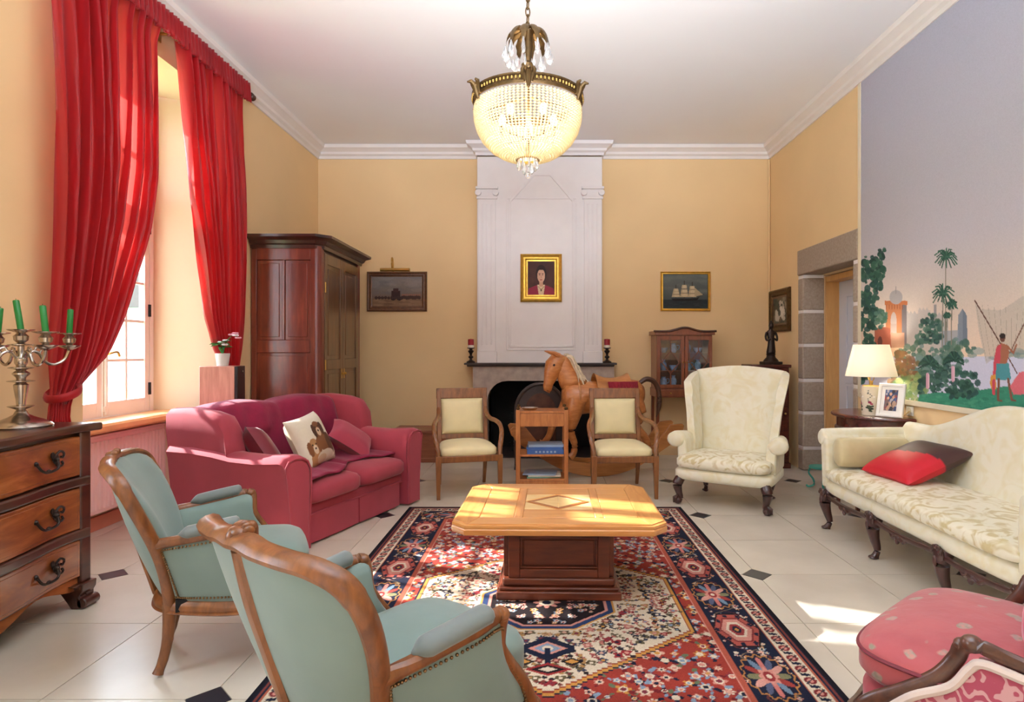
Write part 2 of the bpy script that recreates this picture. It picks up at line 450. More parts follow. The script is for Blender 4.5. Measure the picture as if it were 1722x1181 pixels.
# ------------------------------------------------------------------ flat pictures: numpy paint into a colour attribute
class Canvas:
    def __init__(s, x0, x1, y0, y1, nx, ny, bg):
        s.x0, s.x1, s.y0, s.y1, s.nx, s.ny = x0, x1, y0, y1, nx, ny
        s.X, s.Y = np.meshgrid(np.linspace(x0, x1, nx), np.linspace(y0, y1, ny))
        s.a = np.zeros((ny, nx, 3)); s.a[:] = bg
    def win(s, cx, cy, r):
        dx = (s.x1-s.x0)/(s.nx-1); dy = (s.y1-s.y0)/(s.ny-1)
        i0 = max(0, int((cx-r-s.x0)/dx)); i1 = min(s.nx, int((cx+r-s.x0)/dx)+2); j0 = max(0, int((cy-r-s.y0)/dy)); j1 = min(s.ny, int((cy+r-s.y0)/dy)+2)
        return (slice(j0, j1), slice(i0, i1))
    def wput(s, w, mask, c): a = s.a[w]; a[mask] = c
    def put(s, mask, c, alpha=1.0):
        m = (mask.astype(float)*alpha)[..., None]; s.a = s.a*(1-m)+np.array(c, float)*m
    def ell(s, cx, cy, rx, ry, c, alpha=1): s.put(((s.X-cx)/rx)**2+((s.Y-cy)/ry)**2 < 1, c, alpha)
    def rect(s, x0, x1, y0, y1, c, alpha=1): s.put((s.X >= x0) & (s.X <= x1) & (s.Y >= y0) & (s.Y <= y1), c, alpha)
    def inpoly(s, pts):
        ins = np.zeros(s.X.shape, bool); n = len(pts)
        for i in range(n):
            (xa, ya), (xb, yb) = pts[i], pts[(i+1) % n]
            if ya == yb: continue
            c = ((ya > s.Y) != (yb > s.Y)) & (s.X < (xb-xa)*(s.Y-ya)/(yb-ya)+xa); ins ^= c
        return ins
    def poly(s, pts, c, alpha=1): s.put(s.inpoly(pts), c, alpha)
    def line(s, p, q, w, c, alpha=1):
        (xa, ya), (xb, yb) = p, q; dx, dy = xb-xa, yb-ya; L2 = dx*dx+dy*dy+1e-12
        t = np.clip(((s.X-xa)*dx+(s.Y-ya)*dy)/L2, 0, 1)
        s.put((s.X-xa-t*dx)**2+(s.Y-ya-t*dy)**2 < (w/2)**2, c, alpha)
    def blobs(s, n, xr, yr, rr, cols, seed=1, asp=1.0, alpha=.85, inside=None):
        r = np.random.default_rng(seed)
        for _ in range(n):
            cx, cy = r.uniform(*xr), r.uniform(*yr); ra = r.uniform(*rr)
            if inside and not inside(cx, cy): continue
            s.ell(cx, cy, ra, ra*asp*r.uniform(.6, 1.3), cols[r.integers(len(cols))], alpha)
def paint_mesh(name, XYZ, rgb, mat, parent=None, skirt=None):
    """XYZ (ny,nx,3), rgb sRGB 0-255 (ny,nx,3) -> grid mesh with colour attribute; skirt = vector of the folded edge"""
    if skirt is not None:
        XYZ = np.pad(XYZ, ((1,1),(1,1),(0,0)), mode='edge'); rgb = np.pad(rgb, ((1,1),(1,1),(0,0)), mode='edge')
        ring = np.ones(XYZ.shape[:2], bool); ring[1:-1, 1:-1] = False
        XYZ = XYZ.copy(); XYZ[ring] += np.array(skirt)
    ny, nx = XYZ.shape[:2]
    me = bpy.data.meshes.new(name); me.vertices.add(nx*ny); me.vertices.foreach_set('co', XYZ.reshape(-1).astype(np.float32))
    idx = np.arange(nx*ny).reshape(ny, nx)
    q = np.stack([idx[:-1,:-1], idx[:-1,1:], idx[1:,1:], idx[1:,:-1]], -1).reshape(-1)
    nf = (nx-1)*(ny-1)
    me.loops.add(nf*4); me.loops.foreach_set('vertex_index', q.astype(np.int32))
    me.polygons.add(nf); me.polygons.foreach_set('loop_start', np.arange(0, nf*4, 4, dtype=np.int32))
    me.update(calc_edges=True)
    c = np.clip(rgb/255., 0, 1); lin = np.where(c <= .04045, c/12.92, ((c+.055)/1.055)**2.4)
    at = me.color_attributes.new('Col', 'FLOAT_COLOR', 'POINT')
    at.data.foreach_set('color', np.concatenate([lin, np.ones(lin.shape[:2]+(1,))], -1).reshape(-1).astype(np.float32))
    me.materials.append(mat)
    o = bpy.data.objects.new(name, me); COL.objects.link(o)
    if parent: o.parent = parent
    return o
painted('painted_canvas', .6, 90, .08); painted('mural_paper', .75, 40, .015); painted('rug_wool', .95, 320, .35, .5, .1); painted('printed', .4, 60, .04)
# ================================================================== the room
XL, XR, YB, YF, ZC = -2.77, 2.81, 7.42, -2.3, 3.80
# floor: slab with stone tiles, every second crossing carries a black cabochon
o = MB().bx(-3.3, XR+.5, YF, YB+.6, -.15, -.006).to('floor', MAT['grout']); o['kind'] = 'structure'; floor = o
T = .62; CB = .088; Y0 = 3.47
xy_id = lambda a, b, t: (a, b, t)
for i in range(-6, 6):
    for j in range(-10, 7):
        x0, x1 = T*i, T*(i+1); y0, y1 = Y0+T*j, Y0+T*(j+1); g = .002
        ex = x0 if i % 2 == 0 else x1; ey = y0 if j % 2 == 0 else y1
        P = []
        for (px, py) in ((x0,y0),(x1,y0),(x1,y1),(x0,y1)):
            if px == ex and py == ey:
                sx = 1 if px == x0 else -1; sy = 1 if py == y0 else -1
                a, b = (px+sx*CB, py+sy*g), (px+sx*g, py+sy*CB)
                P += [b, a] if (sx*sy > 0) else [a, b]
            else: P.append((px+(g if px == x0 else -g), py+(g if py == y0 else -g)))
        lo, hi = -3.22, XR+.42
        P = [(min(max(a, lo), hi), min(max(b, YF), YB+.5)) for a, b in P]
        if max(p[0] for p in P)-min(p[0] for p in P) < .02 or max(p[1] for p in P)-min(p[1] for p in P) < .02: continue
        Q = []
        for p in P:
            if not Q or (abs(p[0]-Q[-1][0])+abs(p[1]-Q[-1][1])) > 1e-4: Q.append(p)
        cx, cy = sum(p[0] for p in Q)/len(Q), sum(p[1] for p in Q)/len(Q)
        MB().prism([(a-cx, b-cy) for a, b in Q], xy_id, -.012, 0).to('tile', MAT['stone_tile'], floor, loc=(cx, cy, 0))
cab = None
for i in range(-2, 3):
    for j in range(-4, 4):
        loc = (2*T*i, Y0+2*T*j, 0)
        if loc[1] > YB: continue
        if cab is None:
            c = CB-.003
            cab = MB().prism([(c,0),(0,c),(-c,0),(0,-c)], xy_id, -.012, .0005).to('black_tile', MAT['black_stone'], floor, loc=loc)
        else: dup(cab, floor, loc)

o = MB().bx(-3.3, XR+.6, YF-.1, YB+.6, ZC, ZC+.15).to('ceiling', MAT['ceiling_paint']); o['kind'] = 'structure'
# back wall, open at the fireplace
m = MB().bx(-3.3, -.66, YB, YB+.3, 0, ZC).bx(.70, XR+.6, YB, YB+.3, 0, ZC).bx(-.66, .70, YB, YB+.3, .93, ZC)
m.to('wall_back', MAT['wall_paint'])['kind'] = 'structure'
MB().bx(-3.3, XR+.6, YF-.2, YF, 0, ZC).to('wall_front', MAT['wall_paint'])['kind'] = 'structure'
# left wall, two splayed window embrasures
wl_ = MB(); plan = lambda a, b, t: (a, b, t)
OPEN = [(.15, 1.78, .38, 1.53), (3.62, 5.25, 3.85, 5.0)]
for pl in ([(XL,YF),(XL,.15),(-3.3,.38),(-3.3,YF)], [(XL,1.78),(XL,3.62),(-3.3,3.85),(-3.3,1.53)], [(XL,5.25),(XL,YB),(-3.3,YB),(-3.3,5.0)]):
    wl_.prism(pl, plan, 0, ZC)
for a, b, c, d in OPEN:
    pl = [(XL,a),(XL,b),(-3.3,d),(-3.3,c)]
    wl_.prism(pl, plan, 3.42, ZC)
    wl_.bx(-3.3, -3.22, c, d, 0, .74)
o = wl_.to('wall_left', MAT['wall_paint']); o['kind'] = 'structure'; o.data.materials.append(MAT['reveal_paint'])
for p in o.data.polygons:
    if p.center.x < -2.78 and abs(p.normal.x) < .95 or (p.center.x > -3.25 and p.center.x < -3.15): p.material_index = 1
# right wall, doorway with granite surround
DY0, DY1 = 5.42, 6.45
m = MB().bx(XR, XR+.3, YF, 5.345, 0, ZC).bx(XR, XR+.3, 6.58, YB, 0, ZC).bx(XR, XR+.3, 5.345, 6.58, 2.38, ZC)
m.bx(XR+.22, XR+.44, 5.2, DY0-.005, 0, 2.38).bx(XR+.22, XR+.44, DY1+.005, 6.7, 0, 2.38).bx(XR+.22, XR+.44, DY0-.005, DY1+.005, 2.09, 2.38)
wr = m.to('wall_right', MAT['wall_paint']); wr['kind'] = 'structure'
zs = [0, .24, .617, .968, 1.345, 1.709, 2.085]
for k in range(6):
    z0, z1 = zs[k]+(.0 if k == 0 else .016), zs[k+1]-.016
    MB().bx(XR-.012, XR+.22, DY1, 6.58, z0, z1).to('stone', MAT['granite'], wr, bevel=.014, seg=2)
    MB().bx(XR-.012, XR+.22, 5.345, DY0, z0, z1).to('stone', MAT['granite'], wr, bevel=.014, seg=2)
MB().bx(XR-.012, XR+.22, 5.345, 6.60, 2.11, 2.38).to('stone', MAT['granite'], wr, bevel=.012)
m = MB()
for z in zs[1:]:
    m.bx(XR-.004, XR+.215, DY1+.004, 6.58, z-.017, z+.017).bx(XR-.004, XR+.215, 5.345, DY0-.004, z-.017, z+.017)
m.to('mortar_joint', MAT['white_paint'], wr)
d1 = structure('door_1', (XR+.36, (DY0+DY1)/2, 0)); hw = (DY1-DY0)/2
m = MB().bx(0, .04, -hw+.032, hw-.032, 0, 2.02)
leaf = m.to('door_leaf', MAT['door_white'], d1, bevel=.004)
for (a, b) in ((.15, .95), (1.08, 1.88)):
    mm = MB()
    for (u0, u1, v0, v1) in ((-.33,.33,a,a+.03), (-.33,.33,b-.03,b), (-.33,-.30,a+.03,b-.03), (.30,.33,a+.03,b-.03)): mm.bx(-.012, 0, u0, u1, v0, v1)
    mm.to('panel_moulding', MAT['door_white'], leaf, bevel=.003)
mm = MB().sphere((-.05, -.36, 1.0), .028); mm.tube([(0,-.36,1.0), (-.05,-.36,1.0)], .01); mm.to('door_knob', MAT['brass'], leaf)
m = MB().bx(-.135, .05, hw-.030, hw-.002, 0, 2.08).bx(-.135, .05, -hw+.002, -hw+.030, 0, 2.08).bx(-.135, .05, -hw+.030, hw-.030, 2.022, 2.08)
m.to('door_frame', MAT['door_frame_wood'], d1, bevel=.004)

# crown mouldings: profile (d from the wall, z)
CR = [(0, ZC-.15), (.018, ZC-.15), (.022, ZC-.118), (.05, ZC-.10), (.055, ZC-.075), (.09, ZC-.05), (.115, ZC-.04), (.125, ZC-.002), (0, ZC-.002)]
def crown(name, p, q, nrm, ext0=0, ext1=0):
    p = Vector((p[0], p[1], 0)); q = Vector((q[0], q[1], 0)); n = Vector((nrm[0], nrm[1], 0)); t = (q-p).normalized()
    r0 = [p+n*d+t*(d*ext0)+Vector((0,0,z)) for d, z in CR]; r1 = [q+n*d+t*(d*ext1)+Vector((0,0,z)) for d, z in CR]
    o = MB().loft([r0, r1]).to(name, MAT['white_paint'], ang=25); o['kind'] = 'structure'
BY = 7.28; BX0, BX1 = -.79, .725                            # chimney breast
crown('trim_1', (XL, YF), (XL, YB), (1, 0), 0, -1)
crown('trim_2', (XL, YB), (BX0, YB), (0, -1), 1, 0)
crown('trim_3', (BX1, YB), (XR, YB), (0, -1), 0, -1)
crown('trim_4', (XR, YF), (XR, YB), (-1, 0), 0, -1)
m = MB().bx(XL, BX0-.12, YB-.02, YB, 0, .10); m.to('baseboard_back', MAT['wall_paint'])['kind'] = 'structure'
MB().bx(BX1+.15, XR, YB-.02, YB, 0, .10).to('baseboard_back.001', MAT['wall_paint'])['kind'] = 'structure'
MB().bx(-3.22, -3.195, 3.84, 5.02, 0, .10).to('baseboard_left', MAT['terracotta_paint'], bevel=.004)['kind'] = 'structure'
MB().bx(XR-.02, XR, 2.0, 5.34, 0, .10).to('baseboard_right', MAT['wall_paint'])['kind'] = 'structure'

# ---- window 1 (the one in view) and window 2 (left of the frame, added to bring in daylight)
def window(idx, y0, y1):
    w = structure('window_%d' % idx, (-3.27, (y0+y1)/2, 0)); h = (y1-y0)/2; W = MAT['window_white']
    fr = MB().bx(-.03, .035, -h, -h+.045, .74, 3.40).bx(-.03, .035, h-.045, h, .74, 3.40).bx(-.03, .035, -h+.045, h-.045, 3.35, 3.40).bx(-.03, .035, -h+.045, h-.045, .74, .80)
    fr.bx(-.035, .045, -h+.045, h-.045, 2.50, 2.57)
    fr.to('window_frame', W, w, bevel=.004)
    pane = None
    def sash(s, z0, z1, rows, bot):
        ca = 0 if s > 0 else -h+.048
        y_in, y_out = (.004, h-.048) if s > 0 else (-h+.048, -.004)
        st = .055
        c = MB().bx(-.02, .03, y_in, y_in+st, z0, z1).bx(-.02, .03, y_out-st, y_out, z0, z1)
        c.bx(-.02, .03, y_in+st, y_out-st, z1-.05, z1).bx(-.02, .03, y_in+st, y_out-st, z0, z0+bot)
        c = c.to('casement', W, w, bevel=.004)
        ya, yb, za, zb = y_in+st, y_out-st, z0+bot, z1-.05
        for k in range(1, rows):
            z = lerp(za, zb, k/rows); MB().bx(-.012, .022, ya, yb, z-.011, z+.011).to('muntin', W, c, bevel=.003)
        MB().bx(-.011, .023, (ya+yb)/2-.011, (ya+yb)/2+.011, za, zb).to('muntin', W, c, bevel=.003)
        for k in range(rows):
            for q in range(2):
                a0, a1 = lerp(ya, yb, q/2)+.008, lerp(ya, yb, (q+1)/2)-.008; b0, b1 = lerp(za, zb, k/rows)+.008, lerp(za, zb, (k+1)/rows)-.008
                MB().bx(.002, .005, a0, a1, b0, b1).to('pane', MAT['pane_glass'], c)
        return c
    for s in (1, -1):
        c = sash(s, .80, 2.50, 5, .11); sash(s, 2.57, 3.35, 2, .05)
        if s > 0:
            for z in (.98, 1.62, 2.3): MB().bx(.03, .045, h-.065, h-.045, z-.05, z+.05).to('hinge', MAT['iron'], c, bevel=.002)
            r = MB().tube([(.045, .012, .82), (.045, .012, 2.48)], .008, 8)
            for z in (.86, 1.65, 2.4): r.box((.042, .012, z), (.02, .03, .04))
            r.to('espagnolette_rod', MAT['window_white'], c)
            MB().tube(smoothpath([(.05,.012,1.26),(.085,.02,1.275),(.09,.07,1.28),(.085,.10,1.25)]), .009, 8).to('window_handle', MAT['brass'], c)
    s = MB().prism([(-3.24,.735),(-2.965,.735),(-2.95,.75),(-2.95,.78),(-2.965,.795),(-3.24,.795)], lambda a, b, t: (a+3.27, t, b), -h-.1, h+.1)
    s.to('window_sill', MAT['sill_wood'], w, ang=20)
window(1, 3.85, 5.0); window(2, .38, 1.53)

# outdoors, seen through the panes
MB().bx(-60, -3.6, -40, 60, -.9, -.6).to('ground', MAT['lawn_green'])['kind'] = 'structure'
g = thing('outbuilding', 'pale stone outbuilding across the lawn seen through the window', 'building', (-22, 36, -.6))
MB().bx(-5, 5, -6, 6, 0, 4.0).to('wall', MAT['pale_masonry'], g)
MB().prism([(-5.4,4.0),(5.4,4.0),(0,7.2)], lambda a, b, t: (a, t, b), -6.3, 6.3).to('roof', MAT['slate'], g)

# ---- chimney breast and fireplace
FX, = (.02,)
cb = structure('chimney_breast')
MB().bx(BX0, BX1, BY, YB, 1.12, ZC-.16).to('wall', MAT['breast_paint'], cb, bevel=.004)
r0 = [(lambda d, z: [(BX0-d, YB, z), (BX0-d, BY-d, z), (BX1+d, BY-d, z), (BX1+d, YB, z)])(d, z) for d, z in CR]
MB().loft([[r[i] for r in r0] for i in range(4)]).to('cornice', MAT['breast_paint'], cb, ang=25)
def mould(x0, x1, z0, z1, w, d, apex=None):
    m = MB(); y0 = BY-d
    if apex:
        pts_o = [(x0,z0),(x1,z0),(x1,z1),(apex[0]+.10,apex[1]),(apex[0]-.10,apex[1]),(x0,z1)]
    else: pts_o = [(x0,z0),(x1,z0),(x1,z1),(x0,z1)]
    cx, cz = (x0+x1)/2, (z0+z1)/2
    for (a, b), (c, e) in zip(pts_o, pts_o[1:]+pts_o[:1]):
        m.bar((a, BY-d/2+.002, b), (c, BY-d/2+.002, e), d+.004, w, up=(0,-1,0)) if False else m.bar((a, BY-d/2+.002, b), (c, BY-d/2+.002, e), w, d+.004, up=(0,-1,0))
    return m
mould(-.39, .375, 1.34, 3.10, .03, .014, (0, 3.42)).to('panel_moulding', MAT['breast_paint'], cb, bevel=.003)
mould(-.43, .415, 1.30, 3.13, .014, .01).to('panel_moulding', MAT['breast_paint'], cb, bevel=.002)
for s in (-1, 1):
    xc = FX-.05+s*.64
    pm = MB().bx(xc-.105, xc+.105, BY-.018, BY, 1.28, 3.12)
    pm.to('pilaster', MAT['breast_paint'], cb, bevel=.004)
    for q in (-.055, 0, .055): MB().bx(xc+q-.010, xc+q+.010, BY-.026, BY-.016, 1.36, 3.06).to('flute', MAT['breast_paint'], cb, bevel=.003)
    MB().bx(xc-.12, xc+.12, BY-.034, BY, 1.12, 1.28).to('pilaster_base', MAT['breast_paint'], cb, bevel=.006)
    cm = MB().bx(xc-.125, xc+.125, BY-.03, BY, 3.12, 3.15).bx(xc-.135, xc+.135, BY-.045, BY, 3.24, 3.27)
    cm.bx(xc-.115, xc+.115, BY-.02, BY, 3.15, 3.24)
    for q in (-1, 1): cm.tube([(xc+q*.105, BY-.05, 3.195), (xc+q*.105, BY, 3.195)], .038, 12)
    cm.to('capital', MAT['breast_paint'], cb, bevel=.003)

fp = thing('fireplace', 'stone fireplace with dark mantel shelf and black arched opening under the white chimney breast', 'fireplace', (0, YB, 0))
OX0, OX1, OZ, FYs = -.66, .70, .925, 7.19-YB
arch = [(OX0, 0)]
for k in range(7): a = PI-PI/2*k/6; arch.append((OX0+.24+.24*math.cos(a), OZ-.24+.24*math.sin(a)))
for k in range(7): a = PI/2-PI/2*k/6; arch.append((OX1-.24+.24*math.cos(a), OZ-.24+.24*math.sin(a)))
arch.append((OX1, 0))
# surround: outer band around the arch as quads
sur = MB(); out = [(-.83, 0)]+[(min(max((x-.02)*1.25+.02, -.83), .86), 1.095 if 0 < i < len(arch)-1 else 0) for i, (x, z) in enumerate(arch)][1:-1]+[(.86, 0)]
out[1] = (-.83, 1.095); out[-2] = (.86, 1.095)
n = len(arch)
rings = []
for i in range(n):
    (a, b), (c, e) = arch[i], out[i]
    rings.append([(a, FYs, b), (c, FYs, e), (c, -.005, e), (a, -.005, b)])
sur.loft(rings)
sur.to('stone_surround', MAT['stone_mantel'], fp, ang=30)
m = MB().bx(-.93, .885, FYs-.07, -.001, 1.118, 1.14); m.prism([(FYs-.07,1.118),(FYs-.02,1.096),(-.001,1.096),(-.001,1.118)], lambda a, b, t: (t, a, b), -.90, .86)
m.to('mantel_shelf', MAT['slate'], fp, bevel=.005)
H = MAT['hearth_black']
m = MB().bx(OX0-.05, OX0, 0, .55, 0, 1.0).bx(OX1, OX1+.05, 0, .55, 0, 1.0).bx(OX0, OX1, .5, .55, 0, 1.0).bx(OX0, OX1, 0, .5, .95, 1.0)
m.to('firebox', H, fp)
m = MB().bx(OX0+.01, OX1-.01, FYs, .49, .001, .02); m.to('hearth_slab', MAT['slate'], fp)
fb = MB()
for k in range(9): fb.bar((-.35+.09*k, .16, .10), (-.35+.09*k, .16, .42), .014, .014)
for z in (.12, .27, .42): fb.bar((-.42, .16, z), (.44, .16, z), .016, .016)
for s in (-.38, .40): fb.bar((s, .16, .02), (s, .16, .50), .03, .03); fb.bar((s, .16, .10), (s, .42, .10), .03, .03)
tag(fb.to('fire_grate', MAT['iron']), 'black iron fire grate standing inside the dark fireplace', 'grate').location = (0, YB, 0)
m = MB().tube([(-.28,.30,.17),(.30,.27,.19)], .06, 10).to('log', MAT['leather_dark']); m.location = (0, YB, 0)
tag(m, 'charred log lying across the back of the fire grate', 'log')

# ---- mural on the right wall: generic tropical river landscape (own stand-in)
My0, My1, Mz0, Mz1 = 1.6, 5.285, .915, 3.66
c = Canvas(My0, My1, Mz0, Mz1, 760, 520, (182,178,190))
Yg, Zg = c.X.copy(), c.Y.copy()
c.X = 912+2838/Yg; c.Y = 588-1010*(Zg-1.3)/Yg
# sky by height
hs = np.array([.9, 1.25, 1.45, 1.7, 2.1, 2.6, 3.66]); cs = np.array([(222,190,160),(230,202,172),(222,200,180),(208,194,182),(190,184,190),(184,181,190),(179,179,197)])
for k in range(3): c.a[..., k] = np.interp(Zg+.05*np.sin(Yg*2.1), hs, cs[:, k])
# the sheet is painted in the coordinates (px, py) of the far wall as looked at from the room
dg = [(34,70,58),(44,84,70),(28,60,54),(58,98,80),(40,76,72)]; mg = [(72,106,92),(60,96,86),(86,118,104),(96,124,108),(66,100,78)]; hz = [(110,134,130),(122,144,140),(134,154,152),(100,126,124)]
def bl(n, poly, rr_, cols, seed, alpha=.85, asp=1.0):
    r_ = np.random.default_rng(seed); xs = [p[0] for p in poly]; ys = [p[1] for p in poly]; k = 0
    while k < n:
        x, y = r_.uniform(min(xs), max(xs)), r_.uniform(min(ys), max(ys)); ins = False
        for (xa, ya), (xb, yb) in zip(poly, poly[1:]+poly[:1]):
            if (ya > y) != (yb > y) and x < (xb-xa)*(y-ya)/(yb-ya)+xa: ins = not ins
        if ins:
            q = r_.uniform(*rr_); col = cols[r_.integers(len(cols))]; m = np.hypot((c.X-x)/q, (c.Y-y)/(q*asp*r_.uniform(.6, 1.2))); c.put(m < 1, col, alpha)
        k += 1
c.poly([(1440,600),(2400,600),(2400,672),(1440,672)], (200,200,218))
bl(70, [(1600,588),(2300,580),(2300,604),(1600,606)], (5,14), hz, 3, .6, .5)
# far walls, minaret, obelisk
for x0, x1, y0, col in ((1524,1545,528,(176,170,166)),(1545,1566,522,(184,176,170)),(1566,1596,530,(172,168,168))):
    c.rect(x0, x1, y0, 600, col, .75)
    for q in range(int((x1-x0)/6)): c.poly([(x0+6*q, y0), (x0+6*q+3, y0-5), (x0+6*q+6, y0)], col, .75)
c.poly([(1611,580),(1613,530),(1620,519),(1627,530),(1629,580)], (128,136,146)); c.poly([(1620,519),(1627,530),(1629,580),(1621,580)], (108,118,130), .8); c.rect(1584, 1614, 556, 584, (140,148,160), .7); c.rect(1572,1576,512,560,(150,146,146))
# gate tower with dome
c.rect(1491, 1519, 510, 575, (186,120,80)); c.rect(1518, 1526, 508, 580, (120,112,112)); c.rect(1489, 1527, 506, 513, (186,112,70))
c.ell(1504, 540, 5, 15, (186,170,160)); c.rect(1499, 1509, 545, 560, (178,158,146)); c.ell(1508, 500, 11, 12, (168,162,160)); c.line((1508,482),(1508,494),1.4,(150,144,140))
for q in range(7): c.line((1492+4.5*q,513),(1492+4.5*q,520),1.2,(150,84,56))
c.rect(1496,1522,560,585,(190,146,120)); c.poly([(1472,585),(1472,555),(1482,549),(1498,552),(1500,585)], (166,92,70)); c.ell(1481, 575, 4, 9, (96,54,48))
# big tree at the left edge
bl(330, [(1450,640),(1450,440),(1462,425),(1474,432),(1480,420),(1490,418),(1487,440),(1490,470),(1480,490),(1478,520),(1470,550),(1474,580),(1470,600),(1478,640)], (2,6), dg, 5, .85, 1.2)
bl(60, [(1474,520),(1492,520),(1492,545),(1474,555)], (2,4), mg, 15)
# wood and bushes
bl(300, [(1500,640),(1510,590),(1530,575),(1545,560),(1560,530),(1572,528),(1582,545),(1584,575),(1612,570),(1640,575),(1645,595),(1620,612),(1600,640)], (2.5,7), mg+hz[:1], 6, .8)
bl(90, [(1548,576),(1550,540),(1565,527),(1582,542),(1582,578)], (2,5), dg[1:]+mg[:2], 7, .8)
bl(130, [(1496,640),(1500,596),(1525,590),(1545,610),(1540,650),(1500,650)], (2,6), [(122,88,58),(136,102,66),(98,90,60),(112,76,54)], 8, .8)
bl(150, [(1500,655),(1515,632),(1548,630),(1560,660),(1556,676),(1500,670)], (2,6), [(140,156,98),(118,142,88),(98,128,84),(150,160,110)], 9, .8)
bl(200, [(1545,660),(1550,625),(1580,615),(1640,622),(1648,650),(1640,668),(1560,672)], (2,6), dg+mg[:2], 11, .8)
# tall palms
def palm(tx, ty, by, s):
    c.line((tx, ty), (tx-1, by), 1.8, (128,124,110))
    r_ = np.random.default_rng(int(tx))
    for k in range(17):
        a = 2*PI*k/17+r_.uniform(-.15,.15); L = s*r_.uniform(.75,1.1); p1 = (tx+.55*L*math.cos(a), ty-.55*L*math.sin(a)-.18*L); p2 = (tx+L*math.cos(a), ty-L*.9*math.sin(a)+.28*L*abs(math.cos(a)))
        col = [(44,86,70),(58,100,82),(36,74,62)][k % 3]; c.line((tx, ty), p1, 2.6, col); c.line(p1, p2, 2.2, col)
palm(1592, 432, 580, 20); palm(1587, 494, 585, 19); palm(1602, 512, 580, 10); palm(1594, 530, 575, 6)
def banana(tx, ty, s):
    for k in range(13):
        a = PI*(-.08+1.16*k/12); p1 = (tx+.6*s*math.cos(a), ty-.8*s*math.sin(a)); p2 = (tx+s*math.cos(a), ty-.7*s*math.sin(a)+.25*s); col = dg[k % 5]; c.line((tx, ty), p1, 4, col); c.line(p1, p2, 3, col)
banana(1563, 612, 17); banana(1605, 606, 17)
for x, y0, y1 in ((1561,630,652),(1604,618,640)): c.line((x, y0), (x, y1), 5, (206,158,176)); c.line((x+2, y0), (x+2, y1), 2, (226,190,200))
# lawn
c.poly([(1540,690),(1548,664),(1580,660),(1620,664),(1650,656),(1690,650),(1740,650),(2500,660),(2500,900),(1540,900)], (52,128,102))
bl(260, [(1540,692),(1550,664),(1650,660),(1740,654),(1760,720),(1540,700)], (2,6), [(40,112,90),(62,140,110),(48,122,98),(76,150,118)], 10, .6, .5)
bl(90, [(1600,668),(1606,645),(1628,640),(1644,655),(1642,668)], (2,5), dg, 12, .85)
# fisherman with hung net
c.poly([(1641,508),(1652,520),(1685,522),(1722,498),(1760,500),(1760,600),(1690,590),(1660,612),(1648,560)], (170,163,152), .5)
for k in range(9): c.line((1643+k*10, 512+k), (1660+k*7, 606-k*3), .7, (150,142,128), .7)
c.line((1641,506),(1684,578),2.2,(96,66,56)); c.line((1684,578),(1712,628),2.0,(96,66,56)); c.line((1726,540),(1700,594),2.0,(110,74,60))
c.poly([(1678,582),(1686,577),(1695,580),(1699,592),(1695,612),(1680,612)], (156,98,74)); c.ell(1687.5, 569, 4.6, 6.4, (104,66,54)); c.ell(1687.5, 565, 5.2, 4.6, (44,34,32)); c.line((1696,583),(1706,594),3.4,(150,94,70)); c.line((1706,594),(1711,580),3,(150,94,70))
c.poly([(1677,584),(1685,578),(1684,604),(1678,636),(1671,640),(1672,612)], (190,70,84)); c.poly([(1677,612),(1698,611),(1702,638),(1688,640),(1676,638)], (74,140,146))
c.line((1681,638),(1680,672),4,(120,76,60)); c.line((1697,638),(1703,672),4,(120,76,60)); c.line((1680,673),(1686,675),3,(110,70,56)); c.line((1703,673),(1709,674),3,(110,70,56))
c.poly([(1668,632),(1676,630),(1677,654),(1670,656),(1666,645)], (206,146,64)); c.line((1673,640),(1673,662),5,(190,70,84)); c.poly([(1700,650),(1716,626),(1760,622),(1800,640),(1800,662),(1706,664)], (206,104,112))
c.a = np.clip(c.a*(1+.012*np.random.default_rng(2).standard_normal(c.X.shape))[..., None], 0, 255)
XYZ = np.stack([np.full_like(Yg, XR-.006), Yg, Zg], -1)
mu = thing('painted_mural', 'large painted mural of a tropical river landscape under a lilac sky on the right wall', 'mural', (0,0,0))
paint_mesh('mural_sheet', XYZ, c.a, MAT['mural_paper'], mu, skirt=(.005, 0, 0))
MB().bx(XR-.012, XR-.001, My1, My1+.045, Mz0-.03, Mz1).to('border_strip', MAT['cream_ceramic'], mu, bevel=.002)
MB().bx(XR-.022, XR-.001, My0, My1, Mz0-.04, Mz0).to('bottom_rail', MAT['cream_ceramic'], mu, bevel=.004)
MB().tube([(XR-.015, YB-.02, .1), (XR-.015, YB-.02, ZC-.16)], .012, 8).to('heating_pipe', MAT['wall_paint'])
tag(bpy.data.objects['heating_pipe'], 'thin wall coloured pipe running up the back right corner', 'pipe')
s = MB().bx(XR-.012, XR-.001, 4.54, 4.62, .795, .868)
so = s.to('wall_socket', MAT['socket_white'], bevel=.003); tag(so, 'white wall socket below the mural behind the photo frame', 'socket')
for z in (.831,): MB().lathe([(.0,0),(.024,0),(.027,.004),(.0,.004)], 16).to('socket_face', MAT['cream_ceramic'], so).matrix_local = Matrix.Translation((XR-.012, 4.58, z)) @ Matrix.Rotation(-PI/2, 4, 'Y')
